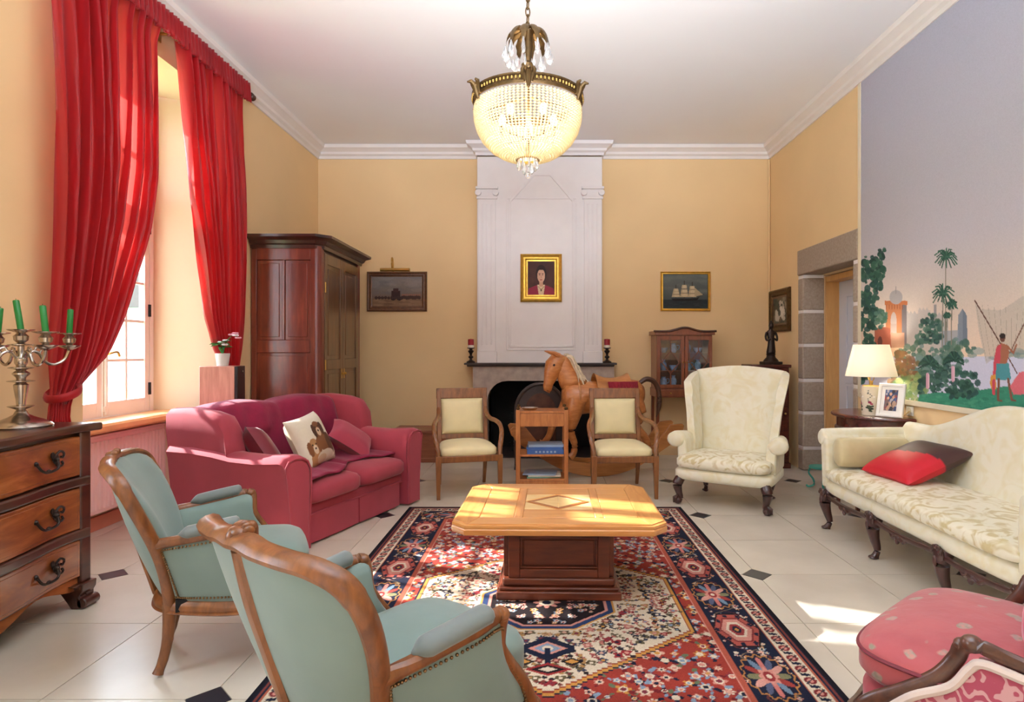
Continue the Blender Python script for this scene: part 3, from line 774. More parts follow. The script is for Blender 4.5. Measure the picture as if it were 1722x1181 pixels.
# ================================================================== left side of the room
# ---- radiator under the window
r = thing('radiator', 'pale ribbed panel radiator painted with pink sofa spill in the niche below the window', 'radiator', (-3.22, 4.42, 0))
MB().bx(.05, .09, -.56, .56, .14, .68).to('panel', MAT['radiator_pink_spill'], r, bevel=.006)
rib = None
for k in range(27):
    y = -.54+k*1.08/26
    if rib is None: rib = MB().prism([(.09,-.014),(.102,-.009),(.102,.009),(.09,.014)], lambda a, b, t: (a, b, t), .17, .65).to('rib', MAT['radiator_pink_spill'], r, loc=(0, y, 0))
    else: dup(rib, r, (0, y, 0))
MB().bx(.04, .105, -.565, .565, .68, .695).to('top_grille', MAT['radiator_pink_spill'], r, bevel=.003)
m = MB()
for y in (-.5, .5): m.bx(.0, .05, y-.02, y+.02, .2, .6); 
m.to('wall_bracket', MAT['radiator_pink_spill'], r)
MB().tube([(.07,-.53,.16),(.07,-.53,.0)], .01, 8).tube([(.07,.53,.16),(.07,.53,.0)], .01, 8).to('pipe', MAT['radiator_pink_spill'], r)

# ---- curtains on a wooden rod
ROD = (-2.645, 3.60)
o = MB().tube([(ROD[0], 3.12, ROD[1]), (ROD[0], 5.42, ROD[1])], .022, 12)
rod = thing('curtain_rod', 'dark wooden curtain rod running above the tall window', 'curtain rod', (0,0,0))
o.to('pole', MAT['walnut_dark'], rod)
for y, s in ((3.12,-1), (5.42,1)):
    MB().lathe([(.012,0),(.03,.01),(.034,.03),(.02,.05),(.03,.07),(.012,.10),(.002,.105)], 12).to('finial', MAT['walnut_dark'], rod).matrix_local = Matrix.Translation((ROD[0], y, ROD[1])) @ Matrix.Rotation(-s*PI/2, 4, 'X')
for y in (3.2, 4.32, 5.38): MB().bx(XL, ROD[0]+.005, y-.012, y+.012, ROD[1]-.035, ROD[1]-.02).bx(XL, XL+.012, y-.03, y+.03, ROD[1]-.08, ROD[1]+.03).to('bracket', MAT['brass'], rod, bevel=.002)
def curtain(label, zs, lo, hi, z_tie, seed, nfold, zb, side):
    """zs descending heights, lo/hi edges in Y at these heights"""
    t = thing('curtain', label, 'curtain', (0,0,0), 0, 'red silk curtains of the tall window')
    rr = random.Random(seed); ph = [rr.uniform(0, 6.28) for _ in range(6)]
    zs_r, lo_r, hi_r = zs[::-1], lo[::-1], hi[::-1]
    ztop = zs[0]
    def f(u, v):
        z = lerp(ztop, zb, v)
        a, b = interp(z, zs_r, lo_r), interp(z, zs_r, hi_r)
        width = b-a
        amp = .026+.040*min(1, width/.9)
        uu = u+.018*math.sin(5*u*PI+ph[0]+1.5*z)
        fold = math.sin(uu*nfold*2*PI+ph[1])*.62+.28*math.sin(uu*nfold*4.1*PI+ph[2]+.8*z)+.22*math.sin(uu*3*PI+ph[3]+z*.9)
        q = max(0., 1-abs(z-z_tie)/.35)
        x = ROD[0]-.005+amp*fold*(1-.5*q)
        bul = .05*math.sin(PI*min(1, max(0, (ztop-z)/(ztop-z_tie))))
        y = a+width*uu*.0+width*u+amp*.35*math.cos(uu*nfold*2*PI+ph[1])*(1 if .02 < u < .98 else 0)
        # gather: swags pulled towards the tie
        z2 = z-(.10*math.sin(PI*u)*min(1, max(0, (ztop-z)-1.2)) if z > z_tie else 0)
        return (x+bul, y, z2)
    o = MB().grid(f, 121, 64).to('drape', MAT['curtain_silk'], t, ang=180)
    # frilled heading above the rod pocket
    a, b = lo[0], hi[0]+(.12 if side < 0 else .06)
    def h(u, v):
        y = lerp(a-.03, b, u); s = math.sin(u*nfold*2.6*PI*2)
        return (ROD[0]+.034+.016*s+.012*(v-.5), y, ROD[1]+.075-.17*v+.006*math.sin(u*60))
    def h2(u, v): p = h(u, v); return (p[0]-.01, p[1], p[2])
    MB().shell(h, h2, 120, 5).to('frilled_heading', MAT['curtain_silk'], t, ang=180)
    ya, yb = interp(z_tie, zs_r, lo_r), interp(z_tie, zs_r, hi_r)
    pts = [(ROD[0]+.075*math.cos(k*2*PI/16), (ya+yb)/2+((yb-ya)/2+.012)*math.sin(k*2*PI/16), z_tie+.03*math.sin(k*2*PI/16)) for k in range(16)]
    MB().tube(pts, (.010, .022), 8, loop=True).to('tieback', MAT['cord_yellow'] if False else MAT['curtain_silk'], t)
    return t
def c_px(px): return [-(ROD[0])*1010/(912-p) for p in px]
zsN = [3.56, 3.375, 2.86, 2.446, 2.114, 1.825, 1.476, 1.275, 1.10, .95, .70, .30, .03]
hiN = [4.17, 4.09, 4.055, 4.02, 3.953, 3.84, 3.707, 3.607, 3.40, 3.34, 3.38, 3.36, 3.34]
loN = [3.24, 3.24, 3.245, 3.25, 3.25, 3.25, 3.25, 3.24, 3.25, 3.24, 3.22, 3.20, 3.20]
curtain('red silk curtain tied back behind the candelabra, nearer of the two', zsN, loN, hiN, 1.06, 3, 9, .03, -1)
zsF = [3.56, 3.36, 2.98, 2.436, 1.968, 1.569, 1.29, 1.12, .95, .70, .30, .03]
loF = [4.33, 4.352, 4.373, 4.446, 4.559, 4.679, 4.849, 5.02, 5.09, 5.08, 5.07, 5.07]
hiF = [5.30, 5.27, 5.25, 5.25, 5.24, 5.23, 5.21, 5.20, 5.20, 5.24, 5.26, 5.26]
curtain('red silk curtain hanging left of the tall dark armoire, farther of the two', zsF, loF, hiF, 1.0, 9, 9, .03, 1)

# ---- dresser (commode) against the left wall: local x = along wall (towards the back of the room), fronts face +X
DL = (-2.75, 2.49, 0); DW = 1.22
dr = thing('dresser', 'serpentine walnut chest of three drawers below the silver candelabra', 'chest of drawers', DL)
def serp(y, out=0):
    u = (y+DW/2)/DW
    return .447+out+.030*math.cos((u-.5)*2*PI*1.5)-.006*math.cos(u*4*PI)
def serp_slab(y0, y1, z0, z1, out, back, n=28):
    ys = [lerp(y0, y1, k/n) for k in range(n+1)]
    poly = [(back, y0)]+[(serp(y, out), y) for y in ys]+[(back, y1)]
    return MB().prism(poly, lambda a, b, t: (a, b, t), z0, z1)
WD, WL = MAT['walnut_dark'], MAT['walnut']
serp_slab(-DW/2+.02, DW/2-.02, .14, .885, -.03, 0).to('carcass', WD, dr)
serp_slab(-DW/2-.02, DW/2+.02, .885, .925, .025, 0).to('top', WD, dr, bevel=.010, seg=3)
for (z0, z1) in ((.665, .865), (.395, .605), (.155, .345)):
    d = serp_slab(-DW/2+.075, DW/2-.075, z0, z1, 0, .40).to('drawer', WL, dr, bevel=.008)
    serp_slab(-DW/2+.095, DW/2-.095, z0+.02, z1-.02, .003, .40).to('veneer_panel', WL, d, bevel=.002)
    for yh in (-.30, .30):
        x = serp(yh)+.006; zc = (z0+z1)/2
        h = MB()
        for s in (-1, 1):
            h.sphere((x, yh+s*.066, zc+.012), (.006,.020,.024), 8, 6); h.sphere((x+.004, yh+s*.060, zc+.012), (.018,.012,.012), 8, 6); h.tube(smoothpath([(x,yh+s*.06,zc+.03),(x+.004,yh+s*.085,zc+.048),(x+.004,yh+s*.108,zc+.034),(x+.004,yh+s*.10,zc+.016),(x+.004,yh+s*.088,zc+.022)], 4), .0055, 6); h.tube(smoothpath([(x,yh+s*.06,zc),(x+.004,yh+s*.082,zc-.022),(x+.004,yh+s*.102,zc-.016),(x+.004,yh+s*.094,zc-.002)], 4), .0055, 6)
            h.sphere((x, yh+s*.046, zc+.034), (.005,.012,.016), 6, 5); h.sphere((x, yh+s*.076, zc-.012), (.005,.014,.014), 6, 5)
        h.tube(smoothpath([(x+.012,yh-.060,zc+.01),(x+.028,yh-.044,zc-.024),(x+.022,yh,zc-.036),(x+.028,yh+.044,zc-.024),(x+.012,yh+.060,zc+.01)]), .006, 8)
        h.sphere((x+.02, yh, zc-.032), (.008,.012,.009), 8, 6)
        h.to('drawer_pull', MAT['dark_bronze'], d)
    k = MB().sphere((serp(0)+.004, 0, (z0+z1)/2), (.005,.016,.024), 8, 6); k.to('escutcheon', MAT['dark_bronze'], d)
for z in (.635, .37):
    serp_slab(-DW/2+.03, DW/2-.03, z-.024, z+.024, .012, .35).to('drawer_divider', WD, dr, bevel=.010, seg=3)
for s in (-1, 1):
    m = MB().prism([(.41, s*(DW/2-.08)), (serp(s*DW/2*.9)+.002, s*(DW/2-.08)), (serp(s*DW/2)-.01, s*(DW/2-.012)), (.36, s*(DW/2-.005))], lambda a, b, t: (a, b, t), .10, .886)
    m.to('corner_stile', WD, dr, bevel=.008)
    yq = s*(DW/2-.05)
    f = MB().prism([(.30,.125),(.455,.125),(.452,.09),(.435,.06),(.448,.03),(.452,0),(.395,0),(.375,.03),(.345,.07),(.31,.10)], lambda a, b, t: (a, yq+t, b), -.05, .045)
    f.prism([(-.135,.125),(.0,.125),(.0,.0),(-.03,.0),(-.045,.05),(-.085,.10)], lambda a, b, t: (t, yq+(a if s > 0 else -a)+s*.045, b), .40, .44)
    f.tube([(.447, yq-.05, .028), (.447, yq+.047, .028)], .026, 12)
    f.to('bracket_foot', WD, dr, bevel=.004, ang=40)
    MB().bx(.02, .09, yq-.03, yq+.03, 0, .14).to('back_foot', WD, dr, bevel=.01)
ap = [(-DW/2+.08, .155)]+[(lerp(-DW/2+.08, DW/2-.08, k/20), .118-.028*math.cos(k/20*4*PI)) for k in range(21)]+[(DW/2-.08, .155)]
MB().prism(ap, lambda a, b, t: (serp(a)-.012-t, a, b), 0, .02).to('apron', WL, dr)

# ---- candelabra on the dresser
CP = (-2.517, 2.90, .925)
ca = thing('candelabra', 'silver five light candelabra standing on the walnut chest of drawers', 'candelabra', CP)
SV = MAT['silver']
b = MB().lathe([(.0,0),(.122,0),(.126,.008),(.118,.018),(.085,.035),(.05,.05),(.03,.062),(.024,.075)], 32)
b.to('base', SV, ca)
st = MB().lathe([(.024,.075),(.018,.085),(.052,.10),(.052,.103),(.018,.108),(.020,.13),(.028,.185),(.030,.205),(.018,.215),(.054,.221),(.054,.224),(.018,.23),(.020,.24),(.034,.255),(.034,.262),(.018,.275),(.05,.285),(.05,.288),(.018,.294),(.026,.31),(.026,.33),(.014,.345),(.013,.39),(.052,.397),(.052,.40),(.012,.405),(.028,.42),(.030,.44),(.016,.455),(.052,.468),(.054,.472),(.020,.472),(.0,.470)], 24)
st.to('stem', SV, ca)
cang = [-24, 66, 156, 246]; rimz = {}
def tip(a): return Vector((.207*math.cos(a), .207*math.sin(a), 0))
for i, a in enumerate(cang):
    a = math.radians(a); u = Vector((math.cos(a), math.sin(a), 0)); dz = 0
    arm = MB().tube(smoothpath([u*.02+Vector((0,0,.335)), u*.045+Vector((0,0,.365)), u*.075+Vector((0,0,.355)), u*.10+Vector((0,0,.315)), u*.14+Vector((0,0,.30)), u*.185+Vector((0,0,.325)), u*.207+Vector((0,0,.375))], 5), .0075, 8)
    arm.tube(smoothpath([u*.075+Vector((0,0,.355)), u*.085+Vector((0,0,.375)), u*.065+Vector((0,0,.385)), u*.055+Vector((0,0,.37))], 4), .005, 6)
    c0 = u*.207
    arm.lathe([(.01,.37),(.048,.392),(.050,.396),(.012,.40),(.024,.41),(.028,.43),(.016,.445),(.050,.455),(.052,.459),(.02,.459),(.0,.457)], 20, c0)
    arm.to('arm', SV, ca)
lab = ['green taper candle in the centre socket of the candelabra, leaning left', 'green taper candle on the right hand arm of the candelabra, before the red curtain',
       'green taper candle second from the right on the candelabra, leaning right', 'leftmost green taper candle of the candelabra, on the arm nearest the wall', 'green taper candle just left of the candelabra stem, at the left edge of the photo']
tilt = {-1: -.17, 0: -.12, 1: .05, 2: .10, 3: .12}
for i in range(-1, 4):
    p = Vector(CP)+(Vector((0,0,.47)) if i < 0 else tip(math.radians(cang[i]))+Vector((0,0,.457)))
    L = .148 if i < 0 else .128
    t = MB().lathe([(.0,0),(.0125,0),(.0135,.01),(.0135,L-.004),(.011,L),(.0,L)], 14).tube([(0,0,L-.002),(.001,0,L+.008)], .0014, 5)
    o = t.to('taper_candle', MAT['green_wax']); o.location = p+Vector((0,0,-.003)); o.rotation_euler = (0, tilt[i], 0)
    tag(o, lab[i+1], 'candle', 'green candles of the silver candelabra')

# ---- armoire against the left wall, doors face +X, end panel faces the camera
AY0, AY1, AX1, AH = 5.69, 6.92, -2.10, 2.28
ar = thing('armoire', 'tall dark red mahogany armoire with moulded cornice beside the far curtain', 'wardrobe', (XL+.012, AY0, 0))
aw = AX1-XL-.012; al = AY1-AY0; W, D = MAT['armoire_wood'], MAT['armoire_dark']
MB().bx(0, aw-.02, .02, al, .10, AH).to('carcass', D, ar)
MB().bx(-.0, aw+.02, -.02, al+.02, 0, .12).to('plinth', D, ar, bevel=.01)
e = MB().bx(0, .05, 0, .03, .12, AH).bx(aw-.10, aw-.05, 0, .03, .12, AH).bx(.05, aw-.10, 0, .03, AH-.13, AH).bx(.05, aw-.10, 0, .03, 1.27, 1.39).bx(.05, aw-.10, 0, .03, .12, .26)
e.bx((aw-.05)/2-.012, (aw-.05)/2+.012, 0, .03, 1.39, AH-.13)
e.to('end_frame', W, ar, bevel=.004)
for (x0, x1, z0, z1) in ((.05, (aw-.05)/2-.012, 1.39, AH-.13), ((aw-.05)/2+.012, aw-.10, 1.39, AH-.13), (.05, aw-.10, .26, 1.27)):
    MB().bx(x0, x1, .014, .03, z0, z1).bx(x0+.03, x1-.03, .006, .02, z0+.03, z1-.03).to('end_panel', W, ar, bevel=.004)
MB().prism([(aw-.05,0),(aw-.03,-.004),(aw-.008,.012),(aw,.034),(aw,.09),(aw-.05,.09)], lambda a, b, t: (a, b, t), .12, AH).to('corner_column', W, ar)
MB().bx(aw-.02, aw, al-.09, al, .12, AH).to('corner_column', W, ar, bevel=.01)
for k in range(2):
    y0, y1 = lerp(.093, al-.093, k/2)+.002, lerp(.093, al-.093, (k+1)/2)-.002
    dm = MB().bx(aw-.02, aw+.006, y0, y0+.07, .13, AH-.05).bx(aw-.02, aw+.006, y1-.07, y1, .13, AH-.05)
    for z in ((.13,.22),(1.1,1.2),(AH-.15,AH-.05)): dm.bx(aw-.02, aw+.006, y0+.07, y1-.07, z[0], z[1])
    d = dm.to('door', MAT['armoire_door_wood'], ar, bevel=.003)
    for z in ((.22,1.1),(1.2,AH-.15)): MB().bx(aw-.02, aw-.006, y0+.07, y1-.07, z[0], z[1]).bx(aw-.012, aw, y0+.11, y1-.11, z[0]+.04, z[1]-.04).to('door_panel', MAT['armoire_door_wood'], d, bevel=.003)
    yk = y1-.035 if k == 0 else y0+.035
    MB().sphere((aw+.02, yk, 1.05), (.014,.014,.014), 10, 8).bx(aw+.004, aw+.010, yk-.012, yk+.012, 1.0, 1.1).to('knob', MAT['brass'], d)
    if k == 0:
        for z in (.4, 1.15, 1.9): MB().tube([(aw+.010, y0+.004, z-.05), (aw+.010, y0+.004, z+.05)], .007, 8).to('hinge', MAT['brass'], d)
prof = [(0,AH-.02),(.015,AH-.02),(.02,AH+.01),(.035,AH+.02),(.05,AH+.05),(.085,AH+.065),(.10,AH+.075),(.10,AH+.10),(0,AH+.10)]
def crn(d, z):
    c = .055
    return [(0, -d, z), (aw-c-.0, -d, z), (aw-c+d*.42+.0, -d, z) if False else (aw-c+.41*d, -d, z), (aw+d, c-.41*d, z), (aw+d, al+d, z), (0, al+d, z)]
MB().loft([crn(d, z) for d, z in prof], True, True).to('cornice', D, ar, ang=25)

# ---- small wooden speaker cabinet on its stand, with a potted flower
sp = thing('speaker', 'wood sided loudspeaker box on a stand between far curtain and sofa', 'speaker', (-2.575, 4.82, 0), math.radians(14))
MB().bx(-.125, .125, -.13, .12, .66, 1.168).to('cabinet', MAT['speaker_wood'], sp, bevel=.004)
MB().bx(.125, .148, -.128, .118, .662, 1.166).to('front_grille', MAT['black_plastic'], sp, bevel=.004)
MB().sphere((.15, .03, 1.12), (.006,.012,.012), 8, 6).to('badge', MAT['silver'], sp)
MB().tube([(0,0,.03),(0,0,.66)], .025, 10).bx(-.12,.12,-.12,.12,0,.03).bx(-.09,.09,-.09,.09,.645,.66).to('stand', MAT['black_plastic'], sp, bevel=.003)
fl = thing('potted_flower', 'small white flower in a grey pot on the loudspeaker box', 'plant', (-2.555, 4.80, 1.169))
MB().lathe([(.0,0),(.042,0),(.05,.06),(.054,.085),(.054,.10),(.046,.10),(.042,.085),(.0,.082)], 18).to('pot', MAT['pot_grey'], fl)
rr = random.Random(4)
for k in range(16):
    a = rr.uniform(0, 2*PI); R = rr.uniform(.03, .075); z = rr.uniform(.13, .20)
    c0 = Vector((R*math.cos(a)-.02, R*math.sin(a), z)); u = Vector((math.cos(a), math.sin(a), rr.uniform(-.3,.3)))*.038; s = Vector((-math.sin(a), math.cos(a), .2))*.03
    l = MB().add([c0-u, c0+s*.9+Vector((0,0,.008)), c0+u, c0-s*.9+Vector((0,0,.008)), c0-Vector((0,0,.002))], [(0,1,4),(1,2,4),(2,3,4),(3,0,4),(0,3,2,1)])
    l.to('leaf', MAT['leaf_green'], fl)
m = MB()
for k in range(8):
    a = k*2*PI/8; m.tube([(0,0,.085),(.02*math.cos(a)-.01,.02*math.sin(a),.15)], .003, 5)
m.tube(smoothpath([(0,0,.085),(.03,.0,.19),(.07,.02,.245),(.105,.03,.23)]), .003, 5); m.to('stem', MAT['leaf_green'], fl)
for k, (x, y, z, mt) in enumerate([(.0,-.02,.19,'petal_white'),(.035,-.03,.17,'petal_white'),(.015,.02,.205,'petal_white'),(.06,.02,.25,'petal_pink'),(.085,.03,.262,'petal_pink'),(.11,.03,.225,'petal_pink'),(.10,.01,.245,'petal_white')]):
    q = MB()
    for j in range(5):
        a = j*2*PI/5+k; q.sphere((x+.014*math.cos(a), y+.014*math.sin(a), z), (.013,.013,.008), 7, 5)
    q.to('flower', MAT[mt], fl)

# ---- red two seat sofa (local: x along the front, +y to the back)
SO = (-1.315, 4.44, 0); SRZ = math.radians(70.2)
so_ = thing('sofa', 'red slipcovered two seat sofa with wings standing left of the patterned rug', 'sofa', SO, SRZ)
R_ = MAT['sofa_red']
HL = .745
# body and pleated skirt
m = MB().bx(-HL+.16, HL-.16, .10, .98, .19, .275).to('seat_base', R_, so_, bevel=.03, seg=3)
def skirt_pt(path, wav):
    def f(u, v):
        k = u*(len(path)-1); i = min(int(k), len(path)-2); t = k-i
        p = Vector(path[i])*(1-t)+Vector(path[i+1])*t
        return p
    return f
sk = [(-HL+.01,.06),(-.015,.035),(.015,.035),(HL-.01,.06)]
fz = lambda pts, z0, z1, name: MB().loft([[(x, y, z0), (x, y, z1), (x, y+.03, z1), (x, y+.03, z0)] for x, y in pts]).to(name, R_, so_, ang=30)
fz([(-HL+.20,.055),(-.45,.045),(-.2,.042),(-.012,.05)], .015, .20, 'skirt_front')
fz([(.012,.05),(.2,.042),(.45,.045),(HL-.20,.055)], .015, .20, 'skirt_front')
MB().bx(-.02, .02, .06, .08, .015, .2).to('skirt_pleat', R_, so_)
MB().bx(-HL+.16, HL-.16, .055, .12, .195, .27).to('front_rail', R_, so_, bevel=.02, seg=3)
MB().tube([(-HL+.18,.05,.205),(HL-.18,.05,.205)], .008, 8).to('piping', R_, so_)
# arms: scroll section swept back
def arm_ring(y, s, top, wt, wb):
    """cross-section in x,z at depth y; s = side"""
    xo = s*HL; pts = []
    prof = [(-.0,.015),(-.0,.20),(.02,.40),(.035,top-.09),(.045,top-.045),(.02,top-.01),(-.03,top),(-.09,top-.005),(-.135,top-.03),(-.16,top-.08),(-.165,.42),(-.165,.20),(-.165,.015)]
    return [(xo+s*(a*(wt if z > .3 else wb)), y, z) for a, z in prof]
for s in (-1, 1):
    rings = []
    for y, top in ((.0,.60),(.015,.625),(.05,.635),(.25,.62),(.45,.625),(.60,.645),(.80,.66),(1.0,.66)):
        rings.append(arm_ring(y, s, top, 1.15, 1.0))
    MB().loft(rings).to('arm', R_, so_, ang=50)
    # front panel of the arm with piping
    pr = arm_ring(-.006, s, .60, .98, .92)
    MB().loft([[(x, -.012, z) for x, y, z in pr], [(x, .004, z) for x, y, z in pr]]).to('arm_front', R_, so_, bevel=.006)
    MB().tube([(x, -.008, z) for x, y, z in arm_ring(0, s, .612, 1.06, .97)], .007, 6, up=(0,1,0)).to('piping', R_, so_)
    # wing: upright panel curving up from the arm into the back
    rg = []
    for y, zt in ((.49,.65),(.51,.79),(.56,.865),(.68,.895),(.86,.91),(1.02,.90)):
        xo, xi = s*(HL+.035), s*(HL-.125); zb = .56; xo2 = s*(HL+.012)
        rg.append([(xo2, y, zb), (xo, y, lerp(zb, zt, .55)), (xo, y, zt-.04), (s*(HL+.0), y, zt-.006), (s*(HL-.05), y, zt), (s*(HL-.10), y, zt-.012), (xi, y, zt-.05), (xi, y, zb)])
    MB().loft(rg).to('wing', R_, so_, ang=55)
# back with two soft humps
def bk(u, zt_off=0):
    x = lerp(-HL+.11, HL-.11, u)
    return x, .90+.035*abs(math.sin(u*2*PI))-.015
n = 24; rg = []
for k in range(n+1):
    u = k/n; x, zt = bk(u); yb = 1.03; yf = .74-.03*abs(math.sin(u*2*PI))
    rg.append([(x, yf-.04, .40), (x, yf, .62), (x, yf+.06, zt-.06), (x, yf+.11, zt-.012), (x, yf+.17, zt), (x, yb-.03, zt-.02), (x, yb, zt-.08), (x, yb, .02), (x, yb-.15, .02)])
MB().loft(rg).to('backrest', R_, so_, ang=60)
for s in (-1, 1):
    cx = s*(HL-.165)/2
    MB().cush(min(0, s*(HL-.172))+.004, max(0, s*(HL-.172))-.004, -.02, .74, .265, .412, .28, dome=.02).to('seat_cushion', R_, so_, ang=180)
# throw over back and seat
prof = smoothpath([(1.045,.62),(1.046,.78),(1.03,.868),(.96,.892),(.91,.896),(.85,.888),(.80,.835),(.75,.68),(.712,.51),(.66,.443),(.52,.443),(.36,.443),(.22,.440),(.13,.432)], 4)
def thr(off):
    def f(u, v):
        x = lerp(-HL+.118, HL-.128, u); k = v*(len(prof)-1); i = min(int(k), len(prof)-2); p = prof[i].lerp(prof[i+1], k-i)
        y, z = p.x, p.y; hump = .035*abs(math.sin((x/(HL-.11)*.5+.5)*2*PI))
        wob = .008*math.sin(x*17+v*9)+.006*math.sin(x*31+v*5)
        if v < .55:
            z2 = z+(hump-.012 if z > .7 else 0)+off*.5; y2 = y-wob-(.03*abs(math.sin((x/(HL-.11)*.5+.5)*2*PI)) if y < .85 else 0)+(off if y > .9 else -off)
        else:
            edge = .09*math.sin(x*5.2+.6)+.03*math.sin(x*13)
            y2 = y+(edge*(v-.55)/.45)-.02; z2 = z+wob*.7+off-.012*(abs(x) < .04)
            if y2 > .6: z2 = max(z2, .455)
        return (x, y2, z2)
    return f
t = MB().shell(thr(.016), thr(.004), 60, 50).to('throw', MAT['throw_magenta'], None, ang=180)
t.location = SO; t.rotation_euler.z = SRZ; tag(t, 'dark magenta throw draped over the back and seat of the red sofa', 'blanket')
SM = Matrix.Translation(SO) @ Matrix.Rotation(SRZ, 4, 'Z')
def place_pillow(o, M, rest): o.matrix_world = SM @ M
p1 = MB().pillow(.38, .38, .15).to('cushion', MAT['sofa_pillow'], ang=70)
p1.matrix_world = SM @ (Matrix.Translation((.37, .40, .565)) @ Matrix.Rotation(math.radians(-8), 4, 'Z') @ Matrix.Rotation(math.radians(36), 4, 'X') @ Matrix.Rotation(math.radians(14), 4, 'Y') @ Matrix.Rotation(math.radians(40), 4, 'Z'))
tag(p1, 'dusty rose square cushion leaning at the right arm of the red sofa', 'cushion', 'cushions on the red sofa')
p2 = MB().pillow(.40, .36, .16).to('cushion', MAT['dark_red_pillow'], ang=70)
p2.matrix_world = SM @ eul(math.radians(58), math.radians(12), math.radians(40), (-.46, .50, .60))
tag(p2, 'dark red satin cushion in the left corner of the red sofa', 'cushion', 'cushions on the red sofa')
# dog cushion: painted front
c = Canvas(-1, 1, -1, 1, 90, 90, (226,216,196))
def dog(cx, cy, s, body, ear, muz):
    c.ell(cx, cy-.5*s, .34*s, .5*s, body); c.ell(cx, cy, .27*s, .30*s, body); c.ell(cx-.25*s, cy-.06*s, .12*s, .28*s, ear); c.ell(cx+.25*s, cy-.06*s, .12*s, .28*s, ear)
    c.ell(cx, cy-.14*s, .13*s, .18*s, muz); c.ell(cx, cy-.1*s, .05*s, .04*s, (30,22,20)); c.ell(cx-.1*s, cy+.06*s, .035*s, .035*s, (30,22,20)); c.ell(cx+.1*s, cy+.06*s, .035*s, .035*s, (30,22,20))
dog(.15, .35, 1.0, (120,74,44), (70,40,26), (206,176,146)); dog(-.45, -.25, 1.0, (176,128,84), (120,76,44), (222,200,176))
c.ell(.55, -.35, .22, .45, (86,52,34)); c.ell(.05, -.75, .55, .22, (206,190,170)); c.ell(-.2, -.8, .3, .15, (190,160,130))
c.rect(.72, .95, -.9, .5, (110,80,56), .5)
def pl(w, h, t, sg):
    U, V = c.X, c.Y
    x = U*w/2*(1-.06*(1-V*V)); y = V*h/2*(1-.06*(1-U*U)); z = sg*t/2*np.maximum(0, (1-U**4)*(1-V**4))**.55
    return np.stack([x, y, z], -1)
dc = thing('dog_cushion', 'square cream cushion printed with brown puppies on the red sofa', 'cushion', (0,0,0), 0, 'cushions on the red sofa')
o = paint_mesh('printed_front', pl(.40, .40, .16, 1), c.a, MAT['printed'], dc)
for p in o.data.polygons: p.use_smooth = True
MB().grid(lambda u, v: ((2*u-1)*.20*(1-.06*(1-(2*v-1)**2)), (2*v-1)*.20*(1-.06*(1-(2*u-1)**2)), -.08*max(0, (1-(2*u-1)**4)*(1-(2*v-1)**4))**.55), 13, 13).to('back_panel', MAT['bolster_cream'], dc, ang=180)
dc.matrix_world = SM @ eul(math.radians(66), math.radians(-6), math.radians(10), (-.13, .385, .622))

